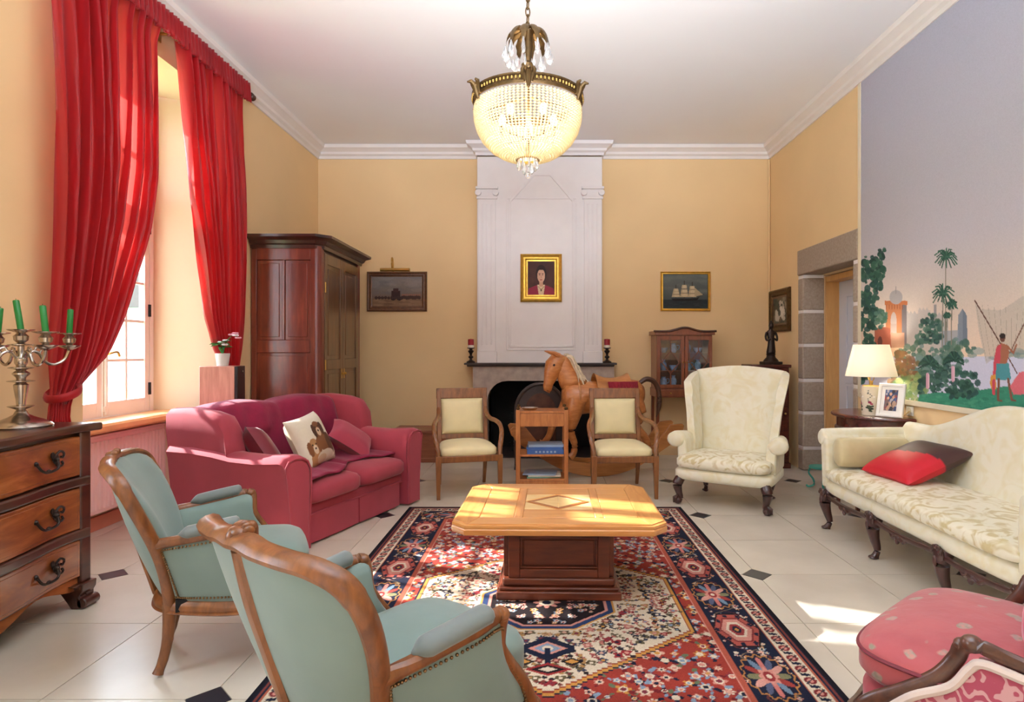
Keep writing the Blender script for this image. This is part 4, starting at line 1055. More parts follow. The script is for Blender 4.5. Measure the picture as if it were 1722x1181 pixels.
# ---- the two green bergeres
GV, BW = MAT['green_velvet'], MAT['bergere_wood']
def cm(p): return (-p[0], p[1], p[2])
def bergere(label, loc, rz):
    t = thing('bergere_armchair', label, 'armchair', loc, rz, 'green bergere armchairs')
    half = [(0,.225,.855),(.05,.225,.858),(.10,.220,.850),(.18,.209,.847),(.255,.184,.838),(.306,.150,.805),(.320,.113,.735),(.298,.070,.63),(.255,.032,.51),(.213,.010,.39),(.18,0,.27)]
    right = smoothpath(half, 5); nR = len(right)
    rail_top = [Vector(cm(p)) for p in reversed(right)]+[Vector(p) for p in right[1:]]
    nT = len(rail_top)
    rad = []
    for k in range(nT):
        q = abs(k-(nT-1)/2)/((nT-1)/2)
        rad.append((.018, .029-.004*q) if q < .55 else (.019, .024))
    MB().tube(rail_top, rad, 10, up=(0,-1,.3)).to('back_frame', BW, t)
    cr = MB()
    for k in range(5):
        a = (k-2)*.5; cr.sphere((.026*math.sin(a)*1.2, .214-.006*math.cos(a), .868+.016*math.cos(a)), (.007,.014,.012), 8, 6)
    cr.sphere((0,.222,.872), (.030,.020,.014), 10, 8); cr.sphere((-.028,.218,.866), (.020,.016,.011), 8, 6); cr.sphere((.028,.218,.866), (.020,.016,.011), 8, 6); cr.sphere((0,.236,.862), (.016,.012,.020), 8, 6)
    cr.sphere((-.058,.206,.852), (.018,.010,.008), 8, 6); cr.sphere((.058,.206,.852), (.018,.010,.008), 8, 6)
    cr.to('carved_crest', BW, t)
    # seat rail (bowed plan), z about .28
    sr_half = [(0,.055,.275),(.09,.045,.275),(.165,.005,.275),(.225,-.09,.272),(.272,-.21,.266),(.295,-.33,.268),(.288,-.43,.272),(.24,-.462,.262),(.12,-.475,.272),(0,-.478,.262)]
    sr = smoothpath(sr_half, 5)
    ring = [Vector(p) for p in sr]+[Vector(cm(p)) for p in reversed(sr[1:-1])]
    MB().tube(ring, (.024,.030), 10, loop=True).to('seat_rail', BW, t)
    MB().tube([Vector(p)+Vector((0,0,-.018)) for p in ring], (.029,.009), 8, loop=True).to('rail_moulding', BW, t)
    # outer back panel as two fields with a centre rib
    def railpt(u):        # u -1..1 along upper frame between the stiles (to arm height and on to the seat)
        k = (u*.5+.5)*(nT-1); i = min(int(k), nT-2); return rail_top[i].lerp(rail_top[i+1], k-i)
    def backsheet(dy, bul):
        def f(u, v):
            x = 2*u-1; xx = math.copysign(abs(x)**.85, x)
            uu = xx*.86
            P = railpt(uu*(1-0)); B = Vector((.165*xx, .055-.055*xx*xx+.0, .30))
            if P.z < .30: P.z = .30
            Q = B.lerp(P, v)
            env = (1-xx**4)*math.sin(PI*min(1, max(0, v)))**.7
            nrm = Vector((.55*xx, 1, .25)).normalized()
            return Q+nrm*(dy+bul*env)
        return f
    MB().shell(backsheet(.004, .018), backsheet(-.016, -.012), 31, 19).to('outer_back', GV, t, ang=70)
    MB().shell(backsheet(-.018, -.02), backsheet(-.03, -.075), 31, 19).to('inner_back', GV, t, ang=70)
    rb = [(0,.07,.28),(0,.105,.40),(0,.15,.55),(0,.195,.70),(0,.222,.83)]
    MB().tube(smoothpath(rb, 5), (.021,.014), 8, up=(0,1,0)).to('centre_rib', BW, t)
    for s in (-1, 1):
        fx = (lambda p: p) if s > 0 else cm
        arm = smoothpath([fx(p) for p in [(.270,.045,.553),(.275,-.01,.560),(.288,-.10,.570),(.302,-.20,.584),(.306,-.262,.597),(.302,-.292,.589),(.292,-.296,.555),(.286,-.300,.50),(.286,-.335,.44),(.290,-.385,.37),(.288,-.43,.28)]], 5)
        na = len(arm)
        MB().tube(arm, [(.020,.022) if i < na*.5 else (.020,.021) for i in range(na)], 10, up=(0,0,1) if False else (.02,1,.02)).to('arm', BW, t)
        MB().sphere(fx((.304,-.29,.595)), (.026,.022,.02), 10, 8).to('arm_scroll', BW, t)
        pad = smoothpath([fx(p) for p in [(.276,-.035,.582),(.286,-.08,.593),(.298,-.16,.605),(.304,-.228,.614),(.304,-.25,.612)]], 5)
        MB().tube(pad, [(.006+.028*min(1, math.sin(PI*i/(len(pad)-1))*1.8), .005+.020*min(1, math.sin(PI*i/(len(pad)-1))*1.8)) for i in range(len(pad))], 10).to('arm_pad', MAT['green_pad'], t, ang=180)
        # side panel below the arm
        top = [p for p in arm[:int(na*.62)]]
        bot = smoothpath([fx(p) for p in [(.185,-.02,.295),(.225,-.09,.293),(.272,-.21,.29),(.290,-.30,.292),(.288,-.37,.295)]], 8)
        def pick(L, u): k = u*(len(L)-1); i = min(int(k), len(L)-2); return Vector(L[i]).lerp(Vector(L[i+1]), k-i)
        front = smoothpath([fx(p) for p in [(.292,-.296,.555),(.286,-.300,.50),(.286,-.335,.44),(.290,-.385,.37),(.288,-.42,.29)]], 5)
        at = arm[:6*5]
        def side(dx, bul):
            def f(u, v):
                A = pick(at, u); B = pick(bot, u)
                # the front edge follows the arm post
                Q = B.lerp(A, v)
                Fp = pick(front, 1-v); Q = Q+(Fp-pick(bot, 1).lerp(pick(at, 1), v))*(u**3)
                env = math.sin(PI*u)**.6*math.sin(PI*v)**.6
                return Q+Vector((s*(dx+bul*env), 0, 0))
            return f
        MB().shell(side(.006, .010), side(-.012, 0), 15, 9).to('side_panel', GV, t, ang=70)
        MB().shell(side(-.014, -.005), side(-.030, -.025), 15, 9).to('inner_side', GV, t, ang=70)
        # nail heads along the side panel border
        nl = MB(); fsd = side(.009, .010)
        for k in range(42): p = fsd(k/41, .90); nl.sphere(p, .0046, 6, 4)
        for k in range(42): p = fsd(k/41, .085); nl.sphere(p, .0046, 6, 4)
        for k in range(3, 26): nl.sphere(fsd(.06, k/28), .0046, 6, 4); nl.sphere(fsd(.95, k/28), .0046, 6, 4)
        tag(nl.to('nailhead_trim', MAT['nail_brass'], t), kind='stuff')
        # legs
        MB().tube(smoothpath([fx(p) for p in [(.172,.004,.29),(.168,.006,.22),(.160,.012,.14),(.162,.028,.06),(.170,.045,.012)]], 5), [(.027-.0006*i) for i in range(15)]+[.019,.018,.018,.018,.019,.021][:6], 10).to('leg', BW, t)
        MB().tube(smoothpath([fx(p) for p in [(.272,-.425,.29),(.282,-.445,.21),(.268,-.43,.11),(.262,-.425,.05),(.272,-.44,.010)]], 5), [.032,.033,.033,.032,.031,.029,.027,.025,.023,.021,.020,.019,.018,.018,.018,.018,.018,.019,.02,.021,.022], 10).to('leg', BW, t)
    MB().cush(-.25, .25, -.525, .03, .30, .455, .45, dome=.03, taper=.22).to('seat_cushion', GV, t, ang=180)
    MB().bx(-.22, .22, -.44, -.02, .262, .31).to('seat_deck', MAT['dust_cover'], t)
    MB().cush(-.15, .15, -.36, -.06, .215, .262, .6, 12, 6).to('sagging_dust_cover', MAT['dust_cover'], t, ang=180)
    return t
bergere('green velvet bergere armchair beside the walnut dresser, farther of the green pair', (-1.56, 2.555, 0), math.radians(90+26))
bergere('green velvet bergere armchair seen from behind at the front of the photo', (-.545, 1.545, .0125), math.radians(90+50)).scale = (1.04, 1.04, 1.0)
# ================================================================== centre: rug, table, chairs, horse
# ---- patterned rug
RXc, RYc, RW, RL = .022, 3.06, 2.22, 3.72
c = Canvas(-RW/2, RW/2, -RL/2, RL/2, 445, 745, (150,58,48))
X, Y = c.X, c.Y; AX, AY = np.abs(X), np.abs(Y)
NAVY, RED, IV, ROSE, GOLD, SKY, BLK, RUST, DRED = (30,34,52), (158,62,50), (216,200,176), (202,138,124), (196,140,70), (128,148,168), (34,26,28), (168,92,70), (112,36,40)
d = np.minimum(RW/2-AX, RL/2-AY)
# red field with mirrored flowers
r = np.random.default_rng(11)
def flower(cx, cy, s, pet, cen, n=6, leaf=None, rot=0.):
    if leaf is not None:
        w_ = c.win(cx, cy, s*1.9); x0_, y0_ = X[w_]-cx, Y[w_]-cy; x_, y_ = x0_*math.cos(rot)+y0_*math.sin(rot), y0_*math.cos(rot)-x0_*math.sin(rot)
        c.wput(w_, (np.abs(y_-.46*x_) < s*.11) & (np.abs(x_) < s*1.4), leaf)
        for q in (-1, 1): c.wput(w_, ((x_-q*s*1.2)/(s*.5))**2+((y_-q*s*.7)/(s*.32))**2 < 1, leaf)
    w_ = c.win(cx, cy, s*1.05); x_, y_ = X[w_]-cx, Y[w_]-cy; m = x_**2+y_**2; th = np.arctan2(y_, x_)
    c.wput(w_, m < (s*(.78+.22*np.cos(n*th)))**2*1.0, pet); c.wput(w_, m < (s*.55)**2, IV if pet != IV else ROSE); c.wput(w_, m < (s*.34)**2, cen)
cols = [ROSE, IV, NAVY, GOLD, SKY, (120,50,60), (206,160,140)]
def mirror(cx, cy, fn):
    for sx in (-1, 1):
        for sy in (-1, 1): fn(sx*cx, sy*cy)
pts = []
for _ in range(2600):
    x, y = r.uniform(.02, .74), r.uniform(.05, 1.48)
    if all((x-a)**2+(y-b)**2 > .0029 for a, b in pts): pts.append((x, y))
for x, y in pts:
    r_0 = r.uniform(0, 3.14); s = r.uniform(.018, .036); p = cols[r.integers(len(cols))]; q = cols[r.integers(len(cols))]; n = int(r.integers(4, 8)); lf = [NAVY, (96,110,84), DRED, SKY][r.integers(4)]
    mirror(x, y, lambda a, b: flower(a, b, s, p, q, n, lf, r_0))
# ivory stepped medallion
hx = .655; stepx = np.floor(AX/.022)*.022
lim = .80-.50*stepx/hx
hexm = lambda g: (AX < hx+g) & (AY < lim+g*1.3)
c.put(hexm(.028), NAVY); c.put(hexm(.020), GOLD); c.put(hexm(.004), (140,60,44)); c.put(hexm(-.004), IV)
icol = [(140,44,50), (40,36,40), (120,60,50), (176,110,100), (60,64,84), (96,84,60), (168,128,80)]
pts2 = []
for _ in range(3500):
    x, y = r.uniform(.01, hx), r.uniform(.01, .8)
    if y < .80-.50*x/hx-.035 and x < hx-.03 and all((x-a)**2+(y-b)**2 > .0017 for a, b in pts2): pts2.append((x, y))
for x, y in pts2:
    r_0 = r.uniform(0, 3.14); s = r.uniform(.015, .030); p = icol[r.integers(len(icol))]; q = cols[r.integers(len(cols))]; n = int(r.integers(3, 7)); lf = icol[r.integers(len(icol))]
    def f(a, b):
        w_ = c.win(a, b, s*2.1); x0_, y0_ = X[w_]-a, Y[w_]-b; x_, y_ = x0_*math.cos(r_0)+y0_*math.sin(r_0), y0_*math.cos(r_0)-x0_*math.sin(r_0); m = x_**2+y_**2; th = np.arctan2(y_, x_)
        c.wput(w_, (np.abs(y_+.3*x_+.25*s*np.sin(x_*2.5/s)) < s*.13) & (np.abs(x_) < s*1.5), BLK)
        for e in (-1, 1): c.wput(w_, ((x_-e*s*1.3)/(s*.45))**2+((y_+e*s*.75)/(s*.36))**2 < 1, lf)
        c.wput(w_, m < (s*(.8+.2*np.cos(n*th)))**2, p); c.wput(w_, m < (s*.36)**2, q)
    mirror(x, y, f)
# dark blue centre medallion and pendants
def oct_(rx, ry, g=0): return (AX/(rx+g)+AY/(ry+g) < 1.38) & (AX < rx+g) & (AY < ry+g)
c.put(oct_(.325, .285, .022), IV); c.put(oct_(.325, .285, .014), GOLD); c.put(oct_(.325, .285, .004), (44,60,96)); c.put(oct_(.300, .262), ROSE); c.put(oct_(.285, .247), BLK)
for k in range(46):
    x, y = r.uniform(.02,.26), r.uniform(.02,.23)
    if x/.285+y/.247 < 1.2:
        s = r.uniform(.012,.022); p = [ROSE, IV, (150,54,56), SKY, GOLD][r.integers(5)]
        mirror(x, y, lambda a, b: flower(a, b, s, p, (150,54,56), 5))
flower(0, 0, .07, ROSE, NAVY, 8)
for sy in (-1, 1):
    yc = sy*.47
    dm = (AX/.115+np.abs(Y-yc)/.085) < 1.25
    c.put(dm & (AX < .115), NAVY); c.put((AX/.085+np.abs(Y-yc)/.06) < 1.0, ROSE); c.put((AX/.06+np.abs(Y-yc)/.045) < 1, SKY); c.ell(0, yc, .025, .022, IV)
    c.rect(-.014, .014, min(yc, yc+sy*.20), max(yc, yc+sy*.20), NAVY)
    c.put((AX/.10+np.abs(Y-sy*.64)/.05) < 1, (150,50,50)); c.put((AX/.075+np.abs(Y-sy*.64)/.034) < 1, BLK); c.put((AX/.04+np.abs(Y-sy*.64)/.02) < 1, IV)
    for sx in (-1, 1):
        c.put((np.abs(X-sx*.10)/.05+np.abs(Y-sy*.58)/.032) < 1, BLK); c.put((np.abs(X-sx*.10)/.03+np.abs(Y-sy*.58)/.018) < 1, GOLD)
# corner spandrels outside the medallion keep the red field; borders on top
B = d < .375
c.put(B, ROSE); c.put(d < .368, (168,84,66)); c.put(d < .345, NAVY)
u = np.where((RW/2-AX) < (RL/2-AY), Y, X); v = d          # along / across the border
def bput(m, col): c.put(m & (d < .345) & (d > .13), col)
per = .395
ph = ((u/per+.25) % 1)*per-per/2; k2 = np.floor(u/per+.25).astype(int)
side = (RW/2-AX) < (RL/2-AY)
rm = (ph/.150)**2+((d-.2375)/.092)**2
p2_ = ((u/per+.75) % 1)*per-per/2
# vine and scattered buds between the medallions
bput(np.abs(d-.2375-.06*np.sin(u*2*PI/per*2)) < .005, (120,104,84)); bput(np.abs(d-.2375+.06*np.sin(u*2*PI/per*2)) < .005, (98,52,52))
for _ in range(420):
    e_, q_ = r.uniform(.145, .33), r.uniform(-1.9, 1.9); s_ = r.uniform(.009, .019); pc, qc = cols[r.integers(len(cols))], cols[r.integers(len(cols))]
    for sx in (-1, 1): flower(sx*(RW/2-e_), q_, s_, pc, qc, 5)
    if abs(q_) < RW/2-.13:
        for sy in (-1, 1): flower(q_, sy*(RL/2-e_), s_, pc, qc, 5)
th = np.arctan2((d-.2375)/.098, ph/.165); rq = np.sqrt((ph/.165)**2+((d-.2375)/.098)**2); ev = (k2 % 2) == 0
edge_ = .93+.06*np.cos(16*th)
bput(ev & (rq < edge_+.07), (176,122,70)); bput(ev & (rq < edge_), NAVY)
sec = np.floor((th+PI)/(2*PI)*12+.5).astype(int) % 12; pet = np.abs(np.cos(6*th))
for q_, col in enumerate(((196,116,108), (110,132,152), (150,62,56), (122,120,88), (206,150,136), (86,92,116))): bput(ev & (sec % 6 == q_) & (rq < .48+.40*pet) & (rq > .26), col)
bput(ev & (rq < .36+.06*np.cos(8*th)), ROSE); bput(ev & (rq < .22), (140,50,52)); bput(ev & (rq < .10), IV)
hx_ = np.maximum(np.abs(ph)/.16, np.abs(ph)/.16*.55+np.abs(d-.2375)/.098*.92)
bput(~ev & (hx_ < 1.05), (40,30,34)); bput(~ev & (hx_ < .96), (170,84,74)); bput(~ev & (hx_ < .74), (126,48,48)); bput(~ev & (hx_ < .66), ROSE); bput(~ev & (hx_ < .46), IV); bput(~ev & (hx_ < .34), (150,60,60)); bput(~ev & (hx_ < .20), NAVY); bput(~ev & (hx_ < .09), GOLD)
bput(~ev & (hx_ > .76) & (hx_ < .94) & (np.sin(th*9) > .5), NAVY)
c.put(d < .130, RUST); c.put(d < .122, IV)
g1 = (u/.085) % 1
gm = (d < .118) & (d > .058)
c.put(gm & (((g1-.5)/.30)**2+((d-.088)/.024)**2 < 1), (120,44,46)); c.put(gm & (((g1-.5)/.16)**2+((d-.088)/.013)**2 < 1), ROSE)
c.put(gm & (np.abs(np.sin(g1*2*PI)*.02+.088-d) < .004), (60,58,64)); c.put(gm & ((((g1+.5)%1-.5)/.12)**2+((d-.088)/.02)**2 < 1), NAVY)
c.put(d < .058, RUST); c.put(d < .050, NAVY); c.put((d < .036) & (d > .028), (120,60,52)); c.put(d < .022, (26,26,34))
# abrash (uneven dye) and wear
ab = 1+.05*np.sin(Y*9+1.3)+.03*np.sin(Y*23)
c.a = c.a*ab[..., None]
XYZ = np.stack([X+RXc, Y+RYc, np.full_like(X, .011)], -1)
rug = paint_mesh('patterned_rug', XYZ, c.a, MAT['rug_wool'], skirt=(0, 0, -.0105))
tag(rug, 'red, navy and ivory oriental rug lying under the wooden coffee table', 'rug')

# ---- coffee table
CT = (.09, 3.385, .0115)
ct = thing('coffee_table', 'square wooden coffee table with inlaid diamond top and panelled box base', 'table', CT, math.radians(-1))
tx, ty, th_, ch = .54, .455, .432, .075
oct2 = lambda ax, ay, c_: [(-ax+c_,-ay),(ax-c_,-ay),(ax,-ay+c_),(ax,ay-c_),(ax-c_,ay),(-ax+c_,ay),(-ax,ay-c_),(-ax,-ay+c_)]
idp = lambda a, b, t: (a, b, t)
rings = []
for dx, z in ((-.012,th_-.058),(-.004,th_-.055),(0,th_-.045),(0,th_-.030),(-.004,th_-.024),(-.002,th_-.018),(-.004,th_-.008),(-.016,th_-.004)):
    rings.append([(a, b, z) for a, b in oct2(tx+dx, ty+dx, ch+dx*.4)])
MB().loft(rings).to('top_edge', MAT['oak_light'], ct, ang=30)
OL, OY = MAT['oak_light'], MAT['oak_light_y']
def tp(poly, mat, z=0, name='inlay_board'): return MB().prism(poly, idp, th_-.008, th_-.0005+z).to(name, mat, ct, bevel=.0015, seg=1)
g = .0012; ax, ay = tx-.014, ty-.014
bw = .12; cx_ = .185
# long border boards front/back, end boards, middle boards and the diamond field
tp([(-ax+ch,-ay),(ax-ch,-ay),(ax-bw-g+.0,-ay+bw-g),(-ax+bw+g,-ay+bw-g)], OL); tp([(-ax+ch,ay),(-ax+bw+g,ay-bw+g),(ax-bw-g,ay-bw+g),(ax-ch,ay)][::-1], OL)
tp([(-ax,-ay+ch),(-ax+ch-g,-ay+g*0),(-ax+bw-g,-ay+bw),(-ax+bw-g,ay-bw),(-ax+ch-g,ay),(-ax,ay-ch)], OY); tp([(ax,-ay+ch),(ax,ay-ch),(ax-ch+g,ay),(ax-bw+g,ay-bw),(ax-bw+g,-ay+bw),(ax-ch+g,-ay)], OY)
ix, iy = ax-bw-g, ay-bw-g
for s in (-1, 1):
    for k in range(4):
        y0, y1 = lerp(-iy, iy, k/4)+g, lerp(-iy, iy, (k+1)/4)-g
        xa, xb = s*(cx_+.045+g), s*(ix-g); tp([(min(xa,xb),y0),(max(xa,xb),y0),(max(xa,xb),y1),(min(xa,xb),y1)], OL)
    xa, xb = s*(cx_+g), s*(cx_+.045-g); tp([(min(xa,xb),-iy+g),(max(xa,xb),-iy+g),(max(xa,xb),iy-g),(min(xa,xb),iy-g)], OY)
    ya, yb = s*(.165+g), s*(iy-g); tp([(-cx_+g,min(ya,yb)),(cx_-g,min(ya,yb)),(cx_-g,max(ya,yb)),(-cx_+g,max(ya,yb))], OL)
IP, ID = MAT['inlay_pale'], MAT['inlay_dark']
dx, dy = cx_-.012, .150
for sx in (-1, 1):
    for sy in (-1, 1):
        tp([(sx*(cx_-g), sy*(.165-g)), (sx*(cx_-g), sy*.012), (sx*.014, sy*(.165-g))][::sx*sy], IP, 0, 'inlay_corner')
        q = [(sx*dx, 0), (sx*(dx-.035), 0), (0, sy*(dy-.028)), (0, sy*dy)]
        tp(q[::-sx*sy], ID, .0004, 'inlay_band')
for s in (-1, 1): tp([(s*(dx-.037), 0), (0, dy-.030), (0, -(dy-.030))][::s], IP if s > 0 else MAT['inlay_pale'], .0004, 'inlay_diamond')
TB = MAT['table_base']
bx_, by_ = .262, .235; yo = -.015
def pr(a, z0, z1, name, bev=.004): return MB().bx(-bx_-a, bx_+a, -by_-a+yo, by_+a+yo, z0, z1).to(name, TB, ct, bevel=bev, seg=3)
pr(0, .10, th_-.058, 'base_box'); pr(.060, 0, .045, 'plinth', .008); pr(.046, .045, .062, 'plinth_moulding', .007); pr(.030, .062, .105, 'plinth_step', .012); pr(.032, th_-.075, th_-.057, 'top_moulding', .007)
for (nx_, ny_) in ((0,-1),(0,1),(-1,0),(1,0)):
    hw_ = bx_ if nx_ == 0 else by_
    Mx = Matrix.Translation((0, yo, 0)) @ Matrix.Rotation(math.atan2(nx_, -ny_) if True else 0, 4, 'Z')
    off = by_ if nx_ == 0 else bx_
    z0, z1 = .105, th_-.076
    fr = MB().bx(-hw_, -hw_+.06, -off-.026, -off, z0, z1).bx(hw_-.06, hw_, -off-.026, -off, z0, z1).bx(-hw_+.06, hw_-.06, -off-.026, -off, z0, z0+.045).bx(-hw_+.06, hw_-.06, -off-.026, -off, z1-.045, z1)
    o = fr.to('panel_frame', TB, ct, bevel=.004); o.matrix_local = Mx
    o2 = MB().bx(-hw_+.078, hw_-.078, -off-.008, -off, z0+.060, z1-.060).to('raised_panel', TB, o, bevel=.005)
    mo = MB()
    for u0, u1, v0, v1 in ((-hw_+.06,hw_-.06,z0+.045,z0+.056),(-hw_+.06,hw_-.06,z1-.056,z1-.045),(-hw_+.06,-hw_+.071,z0+.056,z1-.056),(hw_-.071,hw_-.06,z0+.056,z1-.056)): mo.bx(u0,u1,-off-.018,-off,v0,v1)
    mo.to('panel_moulding', TB, o, bevel=.004)

# ---- two directoire armchairs
CW, YS = MAT['chair_wood'], MAT['yellow_silk']
def directoire(label, loc, rz):
    t = thing('open_armchair', label, 'armchair', loc, rz, 'yellow silk armchairs in front of the fireplace')
    for s in (-1, 1):
        MB().loft([[(s*(.27+a)-w/2, y-w/2, z), (s*(.27+a)+w/2, y-w/2, z), (s*(.27+a)+w/2, y+w/2, z), (s*(.27+a)-w/2, y+w/2, z)] for a, y, z, w in ((.0,.0,0,.030),(.0,.008,.20,.040),(0,.012,.34,.046),(0,.012,.375,.046))]).to('leg', CW, t, bevel=.003)
        MB().loft([[(s*x-w/2, y-w/2, z), (s*x+w/2, y-w/2, z), (s*x+w/2, y+w/2, z), (s*x-w/2, y+w/2, z)] for x, y, z, w in ((.215,.60,0,.028),(.218,.56,.18,.036),(.22,.53,.34,.042))]).to('leg', CW, t, bevel=.003)
        # stile
        MB().loft([[(s*.222-.019, y-.018, z), (s*.222+.019, y-.018, z), (s*.222+.019, y+.018, z), (s*.222-.019, y+.018, z)] for y, z in ((.53,.30),(.545,.46),(.57,.66),(.60,.80),(.625,.92))]).to('stile', CW, t, bevel=.004)
        arm = smoothpath([(s*.225,.585,.735),(s*.232,.52,.675),(s*.252,.42,.645),(s*.276,.30,.64),(s*.296,.18,.62),(s*.300,.10,.57),(s*.288,.055,.50),(s*.274,.03,.43),(s*.270,.015,.36)], 5)
        MB().tube(arm, [(.020,.022) for _ in arm], 8, up=(0,.4,1)).to('arm', CW, t)
    MB().bx(-.25, .25, 0-.008, .03, .315, .372).to('seat_rail', CW, t, bevel=.006)
    m = MB()
    for s in (-1, 1): m.prism([(s*.262,.03),(s*.285,.03),(s*.238,.53),(s*.216,.53)], idp, .315, .372)
    m.bx(-.2, .2, .515, .545, .315, .372); m.to('side_rail', CW, t, bevel=.004)
    MB().bar((0,.615,.845-.02), (0,.628,.925), .49, .034, up=(0,-1,0)).to('top_rail', CW, t, bevel=.008, seg=3)
    MB().bar((0,.546,.445), (0,.551,.49), .41, .028, up=(0,-1,0)).to('lower_rail', CW, t, bevel=.005)
    def pad(off, bul):
        def f(u, v):
            x = (2*u-1)*.198; z = lerp(.492, .826, v); y = lerp(.552, .613, v)
            e = max(0, (1-(2*u-1)**4)*(1-(2*v-1)**4))**.5
            return (x, y-off-bul*e, z)
        return f
    MB().shell(pad(.006,.035), pad(-.012,0), 15, 15).to('back_pad', YS, t, ang=70)
    MB().cush(-.262, .262, -.005, .52, .352, .445, .32, dome=.035, taper=.16).to('seat_cushion', YS, t, ang=180)
    return t
directoire('yellow silk open armchair left of the fireplace, nearer the red sofa', (-.635, 5.25, 0), math.radians(14))
directoire('yellow silk open armchair standing in front of the wooden rocking horse', (.72, 5.21, 0), math.radians(2))

# ---- small three tier stand with books and a silver ashtray
SW = MAT['stand_wood']
st = thing('side_stand', 'narrow three tier wooden stand between the two yellow armchairs', 'side table', (-.005, 5.77, 0), math.radians(1))
sw, sd, sh = .245, .17, .735
for sx in (-1, 1):
    for sy in (-1, 1):
        l = MB().bx(sx*(sw-.02)-.02, sx*(sw-.02)+.02, sy*(sd-.02)-.02, sy*(sd-.02)+.02, 0, sh).to('post', SW, st, bevel=.004)
        MB().sphere((sx*(sw-.02), sy*(sd-.02), sh+.012), (.018,.018,.016), 10, 8).to('finial', MAT['bronze'], l)
MB().bx(-sw+.035, sw-.035, -sd+.01, sd-.01, sh-.03, sh-.012).to('top_shelf', SW, st, bevel=.003)
dw = MB().bx(-sw+.04, sw-.04, -sd+.002, sd-.02, sh-.155, sh-.032).to('drawer', SW, st, bevel=.005)
for z in (.315, .085): MB().bx(-sw+.01, sw-.01, -sd+.005, sd-.005, z-.016, z+.004).to('shelf', SW, st, bevel=.003)
MB().bx(-sw+.04, sw-.04, -sd+.006, -sd+.03, .02, .068).to('apron', SW, st, bevel=.003)
def book(label, loc, size, mat, rz, grp, cat='book'):
    t = thing('book' if cat == 'book' else 'magazine', label, cat, loc, rz, grp); w, dpt, h = size
    e = .003 if h > .02 else .001
    MB().bx(-w/2, w/2, -dpt/2, dpt/2, 0, e).bx(-w/2, w/2, -dpt/2, dpt/2, h-e, h).bx(-w/2, w/2, -dpt/2, -dpt/2+e, e, h-e).to('cover', mat, t)
    MB().bx(-w/2+.003, w/2-.003, -dpt/2+e, dpt/2-.004, e, h-e).to('pages', MAT['paper'], t)
    if h > .03:
        for k in range(6): MB().bx(-w*.28+k*w*.1, -w*.28+k*w*.1+w*.055, -dpt/2-.0006, -dpt/2, h*.28, h*.72).to('spine_letter', MAT['book_pale'], t)
    return t
bz = .3195
book('thick blue book at the bottom of the pile on the middle shelf of the stand', (.03, 5.75, bz), (.35, .25, .042), MAT['book_blue'], math.radians(1), 'books on the wooden stand')
book('blue book in the middle of the pile on the shelf of the stand', (.025, 5.755, bz+.0425), (.34, .25, .022), MAT['book_blue'], math.radians(-2), 'books on the wooden stand')
book('pale blue book on top of the pile on the middle shelf of the stand', (.03, 5.75, bz+.065), (.33, .23, .02), MAT['book_pale'], math.radians(3), 'books on the wooden stand')
for k, (dx, mt, lb) in enumerate(((0,'book_green','green magazine at the bottom of the pile on the lowest shelf of the stand'),(.02,'paper','cream magazine between the others on the lowest shelf of the stand'),(-.02,'book_pale','pale blue magazine lying on top on the lowest shelf of the stand'))):
    book(lb, (dx, 5.76, .0895+k*.0125), (.31, .22, .012), MAT[mt], math.radians(6-6*k), 'magazines on the lowest shelf', 'magazine')
a = MB().lathe([(.0,0),(.05,0),(.062,.012),(.07,.022),(.066,.024),(.05,.010),(.0,.008)], 20, sx=1.2).to('silver_dish', MAT['silver']); a.location = (-.12, 5.74, sh-.0115)
tag(a, 'small silver dish on top of the wooden stand', 'dish')

# ---- round topped fire screen
fs = thing('fire_screen', 'dark round topped fire screen with brown panel behind the wooden stand', 'fire screen', (-.02, 6.62, 0))
arc = [(-.27,.10),(-.27,.62)]+[(.27*math.cos(PI-PI*k/16), .62+.30*math.sin(PI*k/16)) for k in range(1, 16)]+[(.27,.62),(.27,.10)]
MB().tube([(x, 0, z) for x, z in arc], .022, 8, up=(0,1,0)).to('frame', MAT['leather_dark'], fs)
MB().prism([(x*.97, z) for x, z in arc], lambda a, b, t: (a, t, b), -.006, .006).to('mesh_panel', MAT['leather_dark'], fs)
arc2 = [(-.17,.3),(-.17,.62)]+[(.17*math.cos(PI-PI*k/14), .62+.20*math.sin(PI*k/14)) for k in range(1, 14)]+[(.17,.62),(.17,.3)]
MB().prism(arc2, lambda a, b, t: (a, t, b), -.014, -.004).to('centre_panel', MAT['copper_dark'], fs, bevel=.004)
for s in (-1, 1): MB().bar((s*.27,-.14,.012), (s*.27,.14,.012), .03, .024).bar((s*.27,0,.0), (s*.27,0,.13), .03, .03).to('foot', MAT['leather_dark'], fs, bevel=.004)

# ---- rocking horse, head to the left (local -x)
rh = thing('rocking_horse', 'large carved wooden rocking horse on bow rockers before the fireplace', 'rocking horse', (.56, 6.30, 0), math.radians(9))
HW, RWd = MAT['horse_wood'], MAT['rocker_wood']
def ring(c0, ry, rz, tilt=0, n=16):
    ct_, s_ = math.cos(tilt), math.sin(tilt)
    o = []
    for k in range(n):
        a = 2*PI*k/n; y = ry*math.cos(a); q = rz*math.sin(a)
        o.append((c0[0]-q*s_, c0[1]+y, c0[2]+q*ct_))
    return o
# body
MB().loft([ring(*q) for q in [((-.36,0,.82),.05,.07),((-.33,0,.81),.12,.15),((-.25,0,.80),.155,.185),((-.12,0,.80),.165,.175),((.05,0,.805),.165,.160),((.22,0,.815),.170,.165),((.36,0,.825),.165,.165),((.46,0,.83),.13,.14),((.52,0,.83),.06,.08)]]).to('body', HW, rh, ang=180)
